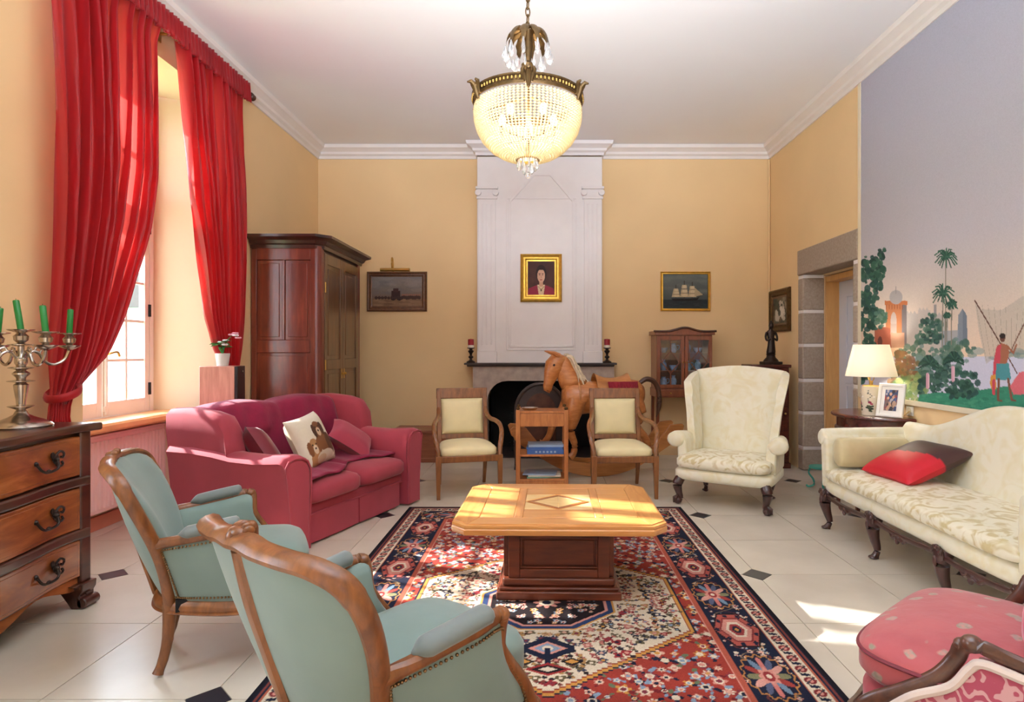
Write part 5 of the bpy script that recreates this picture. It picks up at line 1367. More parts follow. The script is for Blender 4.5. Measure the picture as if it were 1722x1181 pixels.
# neck and head: chin tucked
nk = [((-.22,0,.86),.115,.17,.35),((-.29,0,.96),.095,.145,.75),((-.335,0,1.06),.075,.115,.95),((-.36,0,1.14),.064,.095,1.1),((-.375,0,1.20),.058,.075,1.4)]
MB().loft([ring(a, b, c_, t_+PI/2*0) for a, b, c_, t_ in [((-.20,0,.88),.115,.15,-PI/2+.75),((-.275,0,.985),.095,.125,-PI/2+.45),((-.325,0,1.08),.078,.105,-PI/2+.35),((-.35,0,1.16),.066,.09,-PI/2+.3),((-.36,0,1.215),.05,.06,-PI/2+.3)]]).to('neck', HW, rh, ang=180)
hd = []
for (x, z, ry, rz_) in ((-.345,1.235,.05,.045),(-.395,1.205,.080,.085),(-.440,1.130,.086,.104),(-.475,1.045,.070,.082),(-.50,.965,.052,.056),(-.515,.90,.048,.050),(-.522,.862,.036,.036)):
    hd.append(ring((x, 0, z), ry, rz_, -2.05))
h = MB().loft(hd).to('head', HW, rh, ang=180)
for s in (-1, 1):
    MB().tube([(-.40,s*.05,1.235),(-.455,s*.06,1.262),(-.535,s*.065,1.285)], [(.034,.030),(.030,.022),(.004,.004)], 8).to('ear', HW, h)
    MB().sphere((-.458, s*.078, 1.140), .014, 8, 6).to('eye', MAT['black_plastic'], h)
    MB().sphere((-.528, s*.032, .892), (.010,.008,.010), 6, 5).to('nostril', MAT['horse_dark'], h)
MB().tube([(-.515,-.048,.878),(-.545,0,.875),(-.515,.048,.878)], .004, 6).to('mouth', MAT['horse_dark'], h)
# mane
mn = MB(); rr = random.Random(5)
for k in range(34):
    t_ = k/33; z = lerp(1.235, .97, t_); x = lerp(-.315, -.155, t_)+.02*math.sin(k)
    y0 = rr.uniform(-.02, .02); y1 = rr.choice((-1, -1, 1))*rr.uniform(.03, .09)
    L = rr.uniform(.12, .20)
    mn.tube(smoothpath([(x-.02,y0,z+.01),(x+.03,y0+y1*.4,z),(x+.06,y1,z-L*.5),(x+.075,y1*1.1,z-L)], 3), [.014,.016,.017,.017,.016,.014,.012,.009,.006,.003][:10], 6)
tag(mn.to('mane', MAT['mane_hair'], rh), kind='stuff')
# chest strap, saddle, fringe, tail
MB().tube([(-.20,.168*math.cos(a),.805+.19*math.sin(a)) for a in [2*PI*k/24 for k in range(24)]], (.006,.012), 6, up=(1,0,0), loop=True).to('breast_strap', MAT['rocker_wood'], rh)
sd_ = MB()
def sdl(off):
    def f(u, v):
        a = lerp(-1.15, 1.15, u); x = lerp(-.02, .34, v); R = .172+off
        return (x, R*math.sin(a)*1.0, .815+(R+.0)*math.cos(a)*1.02+.05*abs(2*v-1)**2.2*max(0, math.cos(a)))
    return f
sd_.shell(sdl(.012), sdl(-.004), 17, 13).to('saddle', MAT['rocker_wood'], rh, ang=70)
fr = MB()
for s in (-1, 1):
    for k in range(22): x = lerp(.10, .40, k/21); fr.tube([(x, s*.150, .965), (x+.004*math.sin(k*2), s*.176, .925), (x+.006, s*.182, .885)], [.011,.010,.005], 5)
tag(fr.to('red_fringe', MAT['red_fringe'], rh), kind='stuff')
MB().tube(smoothpath([(.46,0,.93),(.55,0,.985),(.64,0,.955),(.69,0,.85),(.695,0,.70),(.665,0,.58)], 6), [.02,.022,.024,.025,.026]+[.027]*20+[.024,.020,.016,.012,.008,.004], 8).to('tail', MAT['horse_dark'], rh)
MB().sphere((-.16,-.16,.80), (.05,.015,.05), 12, 8).to('shoulder_boss', HW, rh)
def leg(pts, rr_): MB().tube(smoothpath(pts, 4), [interp(i/(4*(len(pts)-1)), [k/(len(rr_)-1) for k in range(len(rr_))], rr_) for i in range(4*(len(pts)-1)+1)], 10).to('leg', HW, rh)
leg([(-.22,-.10,.78),(-.27,-.115,.60),(-.295,-.12,.46),(-.255,-.125,.34),(-.265,-.13,.24),(-.31,-.135,.20)], [.105,.075,.045,.035,.032,.042])
leg([(-.24,.10,.78),(-.33,.11,.63),(-.43,.115,.52),(-.47,.12,.40),(-.53,.125,.32),(-.57,.13,.31)], [.10,.07,.045,.035,.030,.040])
for s in (-1, 1): leg([(.36,s*.09,.80),(.43,s*.11,.64),(.40,s*.12,.50),(.50,s*.125,.38),(.53,s*.13,.27),(.49,s*.135,.22)], [.115,.085,.05,.038,.034,.042])
# bow rockers with paddle ends
def bow(s):
    n = 26; ri = []
    for k in range(n+1):
        t_ = k/n; x = lerp(-.90, .90, t_); zc = .055+.46*abs(2*t_-1)**2.1
        hh = interp(abs(2*t_-1), [0,.4,.7,.82,.92,.97,1.0], [.085,.075,.060,.085,.105,.085,.02]); y = s*(.145+.01)
        dz = .46*2.1*abs(2*t_-1)**1.1*2/1.8*(1 if t_ > .5 else -1); L = math.hypot(1, dz); nx, nz = -dz/L, 1/L
        a, b = (x+nx*hh, zc+nz*hh), (x-nx*hh*.6, zc-nz*hh*.6)
        ri.append([(a[0], y-.016, a[1]), (a[0], y+.016, a[1]), (b[0], y+.016, b[1]), (b[0], y-.016, b[1])])
    zmin = min(p[2] for r_ in ri for p in r_)
    ri = [[(p[0], p[1], p[2]-zmin+.001) for p in r_] for r_ in ri]
    MB().loft(ri).to('rocker', RWd, rh, bevel=.004, ang=40)
bow(-1); bow(1)
for x, z in ((-.40,.155),(0,.085),(.42,.165)): MB().bx(x-.05, x+.05, -.14, .14, z-.012, z+.012).to('cross_slat', RWd, rh, bevel=.003)

# ---- mantel candlesticks with red candles
CSp = [(.0,0),(.052,0),(.054,.012),(.04,.022),(.018,.035),(.014,.05),(.030,.065),(.030,.075),(.014,.09),(.016,.11),(.034,.135),(.034,.145),(.018,.155),(.020,.168),(.046,.175),(.046,.182),(.0,.182)]
for x, lb in ((-.855, 'left'), (.775, 'right')):
    o = MB().lathe(CSp, 20).to('candlestick', MAT['dark_bronze']); o.location = (x, 7.19, 1.1402)
    tag(o, 'dark turned candlestick on the %s end of the mantel shelf' % lb, 'candlestick', 'candlesticks on the mantel')
    k = thing('pillar_candle', 'red and white pillar candle on the %s mantel candlestick' % lb, 'candle', (x, 7.19, 1.1402+.182), 0, 'red candles on the mantel')
    MB().lathe([(.0,0),(.036,0),(.036,.03),(.0,.03)], 18).to('white_foot', MAT['white_wax'], k)
    MB().lathe([(.0,.03),(.036,.03),(.036,.098),(.03,.103),(.0,.098)], 18).tube([(0,0,.098),(0,0,.112)], .002, 5).to('wax', MAT['red_wax'], k)

# ---- pictures: framed paintings (generic subjects)
def framed(name, label, cat, loc, rz, w, h, fw, fmat, canvas, liner=None, depth=.03, tilt=0):
    t = thing(name, label, cat, loc, rz); t.rotation_euler = (tilt, 0, rz)
    pr_ = [(0,0),(.0,depth*.6),(fw*.25,depth),(fw*.55,depth*.7),(fw*.85,depth*.75),(fw,depth*.35),(fw,0)]
    def rg(a, z): hw, hh = w/2-a, h/2-a; return [(-hw,-z,-hh),(hw,-z,-hh),(hw,-z,hh),(-hw,-z,hh)]
    MB().loft([rg(a, z) for a, z in pr_], True, False, loop=True).to('frame', fmat, t, ang=20)
    iw, ih = w/2-fw*.9, h/2-fw*.9
    if liner:
        lw = fw*.35
        def rl(a, z): return [(-iw+a,-z,-ih+a),(iw-a,-z,-ih+a),(iw-a,-z,ih-a),(-iw+a,-z,ih-a)]
        MB().loft([rl(0,.004), rl(0,depth*.4), rl(lw,depth*.25), rl(lw,.004)], True, False, loop=True).to('liner', liner, t, ang=20)
    U, V = np.meshgrid(np.linspace(-iw, iw, canvas.nx), np.linspace(-ih, ih, canvas.ny))
    paint_mesh('canvas', np.stack([U, np.full_like(U, -depth*.22), V], -1), canvas.a, MAT['painted_canvas'], t, skirt=(0, depth*.2, 0))
    return t
# woman's portrait
c = Canvas(-1, 1, -1, 1, 100, 120, (74,44,40)); c.blobs(60, (-1,1), (-1,1), (.1,.3), [(84,50,44),(66,40,38),(92,58,46)], 2, 1, .25)
c.poly([(-.95,-1),(-.8,-.55),(-.3,-.38),(.3,-.38),(.8,-.55),(.95,-1)], (150,44,66)); c.poly([(-.25,-.35),(.25,-.35),(.14,-1),(-.14,-1)], (224,196,160))
c.ell(0, .22, .34, .48, (46,28,26)); c.rect(-.12, .12, -.45, 0, (206,156,128)); c.ell(0, .12, .25, .36, (216,168,142)); c.ell(0, .54, .25, .11, (46,28,26)); c.ell(.09, .06, .12, .26, (226,182,156), .5)
for s in (-1, 1): c.ell(s*.10, .17, .04, .022, (50,34,30)); c.line((s*.05,.235),(s*.15,.235),.025,(70,42,36))
c.line((.0,.14),(.03,.0),.03,(190,134,112)); c.ell(0, -.09, .075, .028, (166,70,66)); c.line((-.2,-.45),(0,-.62),.03,(120,90,60)); c.line((.2,-.45),(0,-.62),.03,(120,90,60)); c.ell(0,-.66,.05,.05,(90,70,50))
framed('portrait_painting', 'gold framed portrait of a dark haired woman in crimson on white chimney breast', 'painting', ((910-912)/1010*BY, BY-.003, 1.3+120*BY/1010), 0, .50, .58, .07, MAT['gold'], c, MAT['gold'], .04)
# sailing ship
c = Canvas(-1, 1, -1, 1, 120, 95, (72,84,84))
for k in range(95): c.a[k] = np.array((58,66,66))*(1-k/94)+np.array((104,110,106))*(k/94)
c.rect(-1, 1, -1, -.48, (36,46,50)); c.blobs(50, (-1,1), (-1,-.5), (.04,.12), [(50,60,62),(30,38,42)], 4, .3, .6); c.blobs(30, (-1,1), (-.1,1), (.15,.4), [(120,122,114),(84,92,92)], 6, .4, .25)
c.poly([(-.62,-.42),(.5,-.40),(.62,-.32),(.5,-.55),(-.52,-.56)], (28,24,24)); c.line((.5,-.36),(.82,-.16),.03,(60,48,38))
for mx, top in ((-.42,.25),(-.05,.48),(.30,.42)):
    c.line((mx,-.45),(mx,top+.12),.025,(60,48,38))
    for k in range(3):
        z0 = lerp(-.34, top-.08, k/3); hh = (top+.3)/3.6; ww = .19-.035*k; c.poly([(mx-ww,z0),(mx+ww,z0),(mx+ww*.86,z0+hh),(mx-ww*.86,z0+hh)], (188,168,134)); c.ell(mx+.02, z0+hh*.5, ww*.7, hh*.4, (214,196,160), .7)
c.poly([(.40,-.3),(.78,-.2),(.42,.2)], (180,160,128))
framed('ship_painting', 'framed painting of a three masted sailing ship above the glazed cabinet', 'painting', ((1153-912)/1010*7.4, YB-.003, 1.3+98*7.4/1010), 0, .615, .485, .032, MAT['gold'], c, None, .028)
# coach and figures on a beach
c = Canvas(-1, 1, -1, 1, 120, 80, (118,108,104))
for k in range(80): c.a[k] = np.array((112,84,66))*(1-k/79)+np.array((132,128,128))*(k/79)
c.blobs(40, (-1,1), (-.1,1), (.15,.4), [(150,140,134),(110,104,106),(128,116,108)], 8, .5, .3); c.rect(-1, 1, -1, -.42, (128,98,74)); c.blobs(40, (-1,1), (-1,-.4), (.08,.25), [(150,118,90),(104,78,60)], 9, .3, .5)
c.rect(-.22, .12, -.38, .05, (58,36,34)); c.rect(-.15,.05,-.02,.2,(70,44,40)); c.ell(-.15,-.42,.1,.13,(48,32,30)); c.ell(.08,-.42,.1,.13,(48,32,30))
for q in range(9): c.ell(-.8+.12*q, -.38+.02*math.sin(q*3), .06, .10, (64,44,40)); c.ell(.2+.08*q, -.36+.03*math.sin(q*2), .06, .12, (70,48,40)); c.ell(.22+.08*q, -.2, .03, .05, (150,100,80))
pic = framed('coach_painting', 'dark framed painting of a horse coach hanging beside the armoire', 'painting', ((667.5-912)/1010*7.4, YB-.003, 1.3+97.5*7.4/1010), 0, .74, .49, .05, MAT['frame_wood'], c, MAT['frame_wood'], .03)
lampb = MB().tube([(-.19,-.075,.262),(.17,-.075,.262)], .020, 12).to('picture_light', MAT['brass'], pic)
MB().tube(smoothpath([(-.045,-.075,.275),(-.045,-.10,.33),(-.045,-.09,.40),(-.045,-.05,.405),(-.045,-.03,.34),(-.045,-.012,.235)], 5), .008, 8).to('lamp_arm', MAT['brass'], lampb)
# small painting on the right wall beside the doorway
c = Canvas(-1, 1, -1, 1, 70, 90, (110,92,70)); c.blobs(80, (-1,1), (-1,1), (.1,.3), [(70,64,54),(120,110,86),(160,150,130),(60,70,64)], 12, 1, .5)
c.blobs(40, (-.5,.5), (-.6,.6), (.1,.22), [(216,210,196),(196,190,176),(70,76,66)], 13, 1, .9)
framed('flower_painting', 'brown framed flower painting on the right wall above the bronze statue', 'painting', (XR-.003, 7.075, 1.3+66*7.05/1010), math.radians(-90), .60, .50, .08, MAT['bronze'], c, MAT['frame_wood'], .035).scale = (1, 1, 1)

# ---- glazed display cabinet on legs, right of the fireplace
CB_, GLS = MAT['cabinet_wood'], MAT['cabinet_glass']
dc_ = thing('display_cabinet', 'glazed mahogany display cabinet with arched top and slender legs beside the fireplace', 'cabinet', (1.66, 7.02, 0))
w2, dp = .325, .36
zt, zb_ = 1.47, .84
MB().bx(-w2, -w2+.02, .0, dp, zb_, zt).bx(w2-.02, w2, 0, dp, zb_, zt).bx(-w2+.02, w2-.02, dp-.015, dp, zb_, zt).bx(-w2+.02, w2-.02, 0, dp-.015, zb_, zb_+.02).bx(-w2+.02, w2-.02, 0, dp-.015, zt-.02, zt).to('case', CB_, dc_, bevel=.003)
for z in (1.04, 1.25): MB().bx(-w2+.022, w2-.022, .03, dp-.02, z, z+.01).to('shelf', CB_, dc_)
top = [(-w2-.025, zt)]+[(x, zt+.035+.055*math.exp(-(x/.13)**2)+.012*abs(x)/w2) for x in [lerp(-w2-.025, w2+.025, k/24) for k in range(25)]]+[(w2+.025, zt)]
MB().prism(top, lambda a, b, t: (a, t, b), -.03, dp).to('arched_pediment', CB_, dc_, ang=30)
MB().tube([(x, -.035, zt+.03+.055*math.exp(-(x/.13)**2)+.012*abs(x)/w2) for x in [lerp(-w2-.04, w2+.04, k/24) for k in range(25)]], .013, 8, up=(0,1,0)).to('pediment_moulding', MAT['walnut_dark'], dc_)
for s in (-1, 1):
    x0, x1 = (-w2+.004, -.004) if s < 0 else (.004, w2-.004)
    f = .035
    d_ = MB().bx(x0, x0+f, -.02, 0, zb_+.01, zt-.01).bx(x1-f, x1, -.02, 0, zb_+.01, zt-.01).bx(x0+f, x1-f, -.02, 0, zb_+.01, zb_+.05).bx(x0+f, x1-f, -.02, 0, zt-.06, zt-.01).to('door', CB_, dc_, bevel=.003)
    gx0, gx1, gz0, gz1 = x0+f, x1-f, zb_+.05, zt-.06; xm = (gx0+gx1)/2; zm = (gz0+gz1)/2
    MB().bx(gx0, gx1, -.010, -.007, gz0, gz1).to('pane', GLS, d_)
    b = MB(); q = .13
    for p0, p1 in (((xm,gz1),(xm,zm+q)), ((xm,zm+q),(gx0+.02,zm)), ((xm,zm+q),(gx1-.02,zm)), ((gx0+.02,zm),(xm,zm-q)), ((gx1-.02,zm),(xm,zm-q)), ((xm,zm-q),(xm,gz0)), ((gx0,zm),(gx0+.02,zm)), ((gx1-.02,zm),(gx1,zm)), ((gx0,gz1),(gx0+.02,zm)) , ((gx1,gz1),(gx1-.02,zm))):
        b.bar((p0[0], -.014, p0[1]), (p1[0], -.014, p1[1]), .010, .012, up=(0,-1,0))
    b.to('glazing_bar', CB_, d_)
    MB().sphere(((x1-.015) if s < 0 else (x0+.015), -.028, zm), .009, 8, 6).to('knob', MAT['brass'], d_)
MB().bx(-w2-.01, w2+.01, -.02, dp, .74, .84).to('drawer_case', CB_, dc_, bevel=.004)
for s in (-1, 1):
    dr_ = MB().bx(s*.165-.145, s*.165+.145, -.028, -.018, .755, .825).to('drawer', CB_, dc_, bevel=.003)
    MB().sphere((s*.165, -.036, .79), .010, 8, 6).to('knob', MAT['brass'], dr_)
    for y in (.01, dp-.03): MB().bar((s*(w2-.015), y, .745), (s*(w2-.012), y, 0), .04, .04, w2=.024, h2=.024).to('leg', CB_, dc_, bevel=.003)
pk = [('jug','blue and white jug'),('vase','blue and white vase'),('bowl','blue and white bowl')]
i = 0
for z, lev in ((.861,'bottom'),(1.051,'middle'),(1.261,'upper')):
    for x, sd_n in ((-.21,'far left'),(-.09,'centre left'),(.08,'centre right'),(.20,'far right')):
        kind, nm = pk[i % 3]
        prof_ = {'jug': [(.0,0),(.03,0),(.045,.04),(.04,.08),(.025,.10),(.030,.115),(.0,.112)], 'vase': [(.0,0),(.025,0),(.04,.05),(.038,.08),(.018,.11),(.026,.13),(.0,.128)], 'bowl': [(.0,0),(.025,0),(.045,.03),(.055,.06),(.05,.062),(.03,.02),(.0,.015)]}[kind]
        o = MB().lathe(prof_, 16)
        if kind == 'jug': o.tube(smoothpath([(.038,0,.09),(.066,0,.085),(.064,0,.05),(.044,0,.035)], 4), .005, 6)
        o = o.to('porcelain_'+kind, MAT['porcelain_blue']); o.location = (1.66+x, 7.02+.17, z)
        tag(o, '%s on the %s shelf of the glazed cabinet, %s' % (nm, lev, sd_n), kind, 'porcelain in the glazed cabinet'); i += 1

# ---- corner pedestal cupboard with bronze statue
pc = thing('corner_cupboard', 'narrow dark mahogany pedestal cupboard in the back right corner behind the wing chair', 'cabinet', (2.50, 6.72, 0))
MB().bx(-.20, .20, -.15, .15, .06, 1.10).to('case', MAT['mahogany'], pc, bevel=.004)
MB().bx(-.22, .22, -.17, .17, 1.10, 1.135).to('top', MAT['mahogany'], pc, bevel=.008)
MB().bx(-.215, .215, -.165, .165, 0, .06).to('plinth', MAT['mahogany'], pc, bevel=.006)
dd = MB().bx(-.18, .18, -.165, -.15, .10, 1.06).to('door', MAT['mahogany'], pc, bevel=.003)
MB().bx(-.13, .13, -.172, -.163, .16, 1.0).to('door_panel', MAT['mahogany'], dd, bevel=.006)
MB().sphere((.15,-.178,.6), .012, 8, 6).to('knob', MAT['brass'], dd)
sb = thing('statue', 'small dark bronze robed figure statue on the corner cupboard', 'statue', (2.55, 6.70, 1.136))
MB().bx(-.10, .10, -.08, .08, 0, .03).lathe([(.085,.03),(.075,.05),(.05,.075),(.045,.10),(.055,.115),(.0,.115)], 16).to('base', MAT['dark_bronze'], sb, bevel=.004)
MB().loft([[(cx+rx*math.cos(2*PI*k/14), cy+ry*math.sin(2*PI*k/14), z) for k in range(14)] for cx, cy, z, rx, ry in ((0,0,.113,.048,.042),(0,0,.14,.05,.044),(.004,0,.20,.042,.036),(.004,-.002,.26,.036,.030),(0,0,.30,.038,.030),(0,0,.345,.046,.030),(0,0,.37,.044,.028),(0,0,.385,.018,.018),(0,-.003,.395,.017,.018),(0,-.006,.408,.024,.027),(0,-.006,.43,.027,.030),(0,-.004,.452,.024,.027),(0,0,.47,.014,.016),(0,0,.485,.010,.010),(0,0,.49,.003,.003))]).to('figure', MAT['dark_bronze'], sb, ang=180)
for s in (-1, 1): MB().tube(smoothpath([(s*.044,0,.355),(s*.062,-.01,.31),(s*.055,-.03,.265),(s*.02,-.045,.285)], 4), [.015,.015,.014,.013,.013,.012,.012,.011,.011,.010,.010,.011,.012], 8).to('arm', MAT['dark_bronze'], sb)

# ---- long low wooden box on the floor left of the fireplace
lb_ = thing('wooden_chest', 'low reddish wooden chest against the back wall behind the left yellow armchair', 'chest', (-1.42, 7.13, 0))
MB().bx(-.31, .31, -.22, .22, 0, .33).to('body', MAT['box_wood'], lb_, bevel=.005)
MB().bx(-.33, .33, -.24, .24, .33, .37).to('lid', MAT['box_wood'], lb_, bevel=.008)
MB().bx(-.32, .32, -.23, .23, .0, .05).to('plinth', MAT['box_wood'], lb_, bevel=.006)
# ================================================================== right side of the room
CD, CS, CPn = MAT['cream_damask'], MAT['cream_damask_soft'], MAT['cream_plain']
ML = MAT['mahogany_leg']
def cabriole(t, x, y, h, sx, sy, claw=False, mat=None, k=1.0):
    """curved leg; sx, sy = outward direction of the knee"""
    p = smoothpath([(x-sx*.01,y-sy*.01,h+.02),(x+sx*.022*k,y+sy*.022*k,h*.80),(x+sx*.012*k,y+sy*.012*k,h*.5),(x-sx*.006,y-sy*.006,h*.22),(x+sx*.012,y+sy*.012,.03 if claw else .012)], 5)
    n = len(p); rr = [interp(i/(n-1), [0,.2,.5,.8,.93,1], [.036*k,.040*k,.027*k,.017*k,.019*k,.024*k]) for i in range(n)]
    m = MB().tube(p, rr, 10)
    if claw:
        c0 = (x+sx*.022, y+sy*.022, .030); m.sphere(c0, (.036,.036,.030), 10, 8)
        for a in (-.7, 0, .7):
            b = math.atan2(sy, sx)+a; m.tube([(x+sx*.012, y+sy*.012, .075), (c0[0]+.034*math.cos(b), c0[1]+.034*math.sin(b), .05), (c0[0]+.036*math.cos(b), c0[1]+.036*math.sin(b), .012)], [.012,.011,.006], 6)
    else: m.sphere((x+sx*.022, y+sy*.022, .012), (.030,.030,.012), 10, 6)
    return m.to('leg', mat or ML, t)

# ---- wing chair
wc = thing('wing_chair', 'cream damask wing armchair with dark claw feet beside the rocking horse', 'armchair', (1.455, 4.89, 0), math.radians(-31.1))
for s in (-1, 1):
    cabriole(wc, s*.345, .01, .21, s*.7, -.7, True, None, 1.1); cabriole(wc, s*.28, .55, .21, s*.5, .8, False)
MB().cush(-.405, .405, -.045, .60, .195, .315, .28).to('seat_rail', CS, wc, ang=180)
MB().cush(-.385, .385, -.065, .52, .300, .410, .30, dome=.025).to('seat_cushion', CD, wc, ang=180)
def wsheet(off):
    def f(u, v):
        uu = 2*u-1; a = abs(uu); sg = 1 if uu >= 0 else -1
        zt = 1.125+.03*math.cos(uu*PI*.9)-.085*max(0, (a-.60)/.40)**2.2
        z = lerp(.27, zt, v)
        w = interp(z, [.25,.5,.75,1.0,1.15], [.33,.335,.36,.402,.418]); yb = .53+.17*(z-.3)
        dpt = interp(z, [.25,.5,.62,.85,1.12], [.20,.24,.25,.25,.22])
        if a < .68: x = w*.93*a/.68; y = yb-.02*math.cos(a/.68*PI/2); nx, ny = .15*a, -1
        else:
            t = (a-.68)/.32; x = w*(.93+.07*math.sin(t*PI/2)+.03*t*t); y = yb-dpt*t**1.25; nx, ny = -min(1, t*2.2), -max(0., 1-t*2.0)
        L = math.hypot(nx, ny) or 1; nx /= L; ny /= L
        # soft upholstery roll at the top
        roll = .012*math.sin(PI*min(1, max(0, (v-.8)/.2))) if v > .8 else 0
        e = off+(roll if off > 0 else 0)
        return (sg*(x+nx*e), y+ny*e, z+(0 if off > 0 else -.004))
    return f
MB().shell(wsheet(.035), wsheet(-.030), 45, 26).to('winged_back', CS, wc, bevel=.016, seg=3, ang=60)
for s in (-1, 1):
    rg = []
    for y, xo, zc, rx, rz_ in ((.55,.37,.50,.055,.060),(.42,.385,.505,.062,.064),(.28,.40,.515,.070,.068),(.16,.415,.525,.078,.070),(.11,.42,.525,.074,.066),(.095,.42,.525,.05,.045)):
        rg.append([(s*(xo+rx*math.cos(2*PI*k/16)), y, zc+rz_*math.sin(2*PI*k/16)) for k in range(16)])
    MB().loft(rg).to('arm_roll', CS, wc, ang=60)
    rg = []
    for y, dx in ((.57,-.01),(.40,0),(.20,.0),(.115,.0)):
        rg.append([(s*(.40+dx), y, .29), (s*(.405+dx), y, .44), (s*(.40+dx), y, .54), (s*(.36+dx), y, .56), (s*(.33+dx), y, .53), (s*(.325+dx), y, .40), (s*(.325+dx), y, .29)])
    MB().loft(rg).to('arm_panel', CS, wc, bevel=.012, ang=60)

# ---- little teal wrought stand by the doorway
tl = thing('plant_stand', 'small teal painted metal stand with curled legs beside the doorway stone', 'plant stand', (2.60, 5.62, 0))
MB().lathe([(.0,.19),(.095,.19),(.10,.20),(.095,.21),(.0,.21)], 18).to('top', MAT['teal_paint'], tl)
for k in range(3):
    a = k*2*PI/3+2.6; u = Vector((math.cos(a), math.sin(a), 0))
    MB().tube(smoothpath([u*.08+Vector((0,0,.195)), u*.10+Vector((0,0,.14)), u*.06+Vector((0,0,.08)), u*.055+Vector((0,0,.03)), u*.10+Vector((0,0,.009)), u*.12+Vector((0,0,.022))], 4), .009, 7).to('leg', MAT['teal_paint'], tl)

# ---- cream settee along the right wall (local +x towards the camera, +y to the wall)
se = thing('settee', 'long cream damask camelback settee with dark carved legs along the right wall', 'sofa', (2.04, 3.465, 0), -PI/2); se.scale = (.945, 1, 1)
LX = [-.935, -.28, .40, .965]
for i, x in enumerate(LX):
    l = cabriole(se, x, .035, .255, (-.5 if i == 0 else (.5 if i == 3 else 0)), -.9, False, None, 1.1)
    kn = MB().sphere((x, -.005, .245), (.042,.020,.048), 12, 8)
    for k in range(5): a = PI*(.15+.7*k/4); kn.sphere((x+.036*math.cos(a), -.016, .245+.042*math.sin(a)), (.012,.012,.014), 6, 5)
    kn.sphere((x, -.022, .215), (.014,.012,.03), 8, 6); kn.to('carved_knee', ML, l)
    cabriole(se, x*.97, .62, .25, 0, .6, False)
# carved frame rail: gentle scallops with pendants
pts = [(x, .012, .246-.018*abs(math.sin((x+.94)/.63*PI))) for x in [lerp(-1.0, 1.0, k/60) for k in range(61)]]
MB().tube(pts, (.014,.017), 8, up=(0,0,1)).to('front_rail', ML, se)
for x in (-.63, .01, .64):
    q = MB().sphere((x, .006, .212), (.034,.016,.022), 10, 8).sphere((x, .0, .196), (.018,.012,.018), 8, 6)
    for s in (-1, 1):
        q.tube(smoothpath([(x+s*.02,.006,.215),(x+s*.055,.006,.205),(x+s*.085,.008,.222),(x+s*.12,.010,.235)], 4), [.014,.014,.013,.012,.012,.011,.011,.010,.010,.009,.008,.007,.006], 6)
    q.to('carved_pendant', ML, se)
MB().bx(-1.0, 1.0, .60, .64, .22, .28).bx(-1.0, -.96, .03, .62, .22, .28).bx(.96, 1.0, .03, .62, .22, .28).to('back_rail', ML, se, bevel=.004)
MB().cush(-1.01, 1.01, .0, .66, .25, .375, .16, 40).to('seat_base', CS, se, ang=180)
MB().cush(-.965, .965, -.02, .60, .355, .455, .16, 40, dome=.02).to('seat_cushion', CD, se, ang=180)
def cback(off):
    def f(u, v):
        x = lerp(-1.0, 1.0, u); q = abs(x)
        zt = .775+.20*(math.cos(min(1, q/.80)*PI)*.5+.5)
        z = lerp(.33, zt, v); y = .565+.12*(z-.33)/.6
        e = off*(1-.45*max(0, (v-.9)/.1)) if off < 0 else off
        return (x, y+e, z+(.0 if off < 0 else -.01*v))
    return f
MB().shell(cback(-.05-.0), cback(.055), 49, 20).to('camel_back', CS, se, bevel=.02, seg=3, ang=60)
for s in (-1, 1):
    rg = []
    for y, zc, r_ in ((.005,.655,.048),(.02,.66,.060),(.10,.662,.062),(.30,.665,.062),(.50,.67,.060),(.62,.675,.055)):
        rg.append([(s*(1.005+r_*1.0*math.cos(2*PI*k/16)), y, zc+r_*math.sin(2*PI*k/16)) for k in range(16)])
    MB().loft(rg).to('arm_roll', CS, se, ang=60)
    rg = []
    for y in (.012, .30, .60): rg.append([(s*1.005, y, .30), (s*1.015, y, .50), (s*1.03, y, .66), (s*.965, y, .70), (s*.925, y, .66), (s*.915, y, .50), (s*.92, y, .30)])
    MB().loft(rg).to('arm_panel', CS, se, bevel=.015, ang=50)
bo = MB()
rg = []
for y, k in ((.045,.45),(.05,.8),(.065,.96),(.13,1.0),(.32,1.02),(.48,1.0),(.525,.96),(.54,.8),(.545,.45)):
    rg.append([(-.84+.076*k*math.copysign(abs(math.cos(2*PI*j/18))**.8, math.cos(2*PI*j/18)), y, .572+.104*k*math.copysign(abs(math.sin(2*PI*j/18))**.8, math.sin(2*PI*j/18))) for j in range(18)])
o = bo.loft(rg).to('bolster', MAT['bolster_cream'], ang=60); o.location = (2.04, 3.419, 0); o.rotation_euler.z = -PI/2
tag(o, 'tan cream bolster cushion against the far arm of the settee', 'cushion')
# red and brown square cushion
c = Canvas(-1, 1, -1, 1, 40, 40, (72,48,46)); c.put((c.X*.45-c.Y) > .12, (200,36,50)) if False else c.put((c.X+c.Y*.15) < .0, (200,36,50))
def pl2(sg):
    U, V = c.X, c.Y
    return np.stack([U*.235*(1-.06*(1-V*V)), V*.235*(1-.06*(1-U*U)), sg*.075*np.maximum(0, (1-U**4)*(1-V**4))**.55], -1)
pw = thing('two_tone_cushion', 'square red and dark brown cushion lying tilted on the settee', 'cushion')
o = paint_mesh('patchwork_front', pl2(1), c.a, MAT['printed'], pw); [setattr(p, 'use_smooth', True) for p in o.data.polygons]
o = paint_mesh('back_panel', pl2(-1)[:, ::-1], c.a[:, ::-1], MAT['printed'], pw); [setattr(p, 'use_smooth', True) for p in o.data.polygons]
e1 = Vector((.44,-.40,.17)).normalized(); e2 = Vector((.40,.42,.18)); e2 = (e2-e1*e2.dot(e1)).normalized(); en = e1.cross(e2)
ax_, ay_ = (e1+e2)/math.sqrt(2), (e2-e1)/math.sqrt(2)
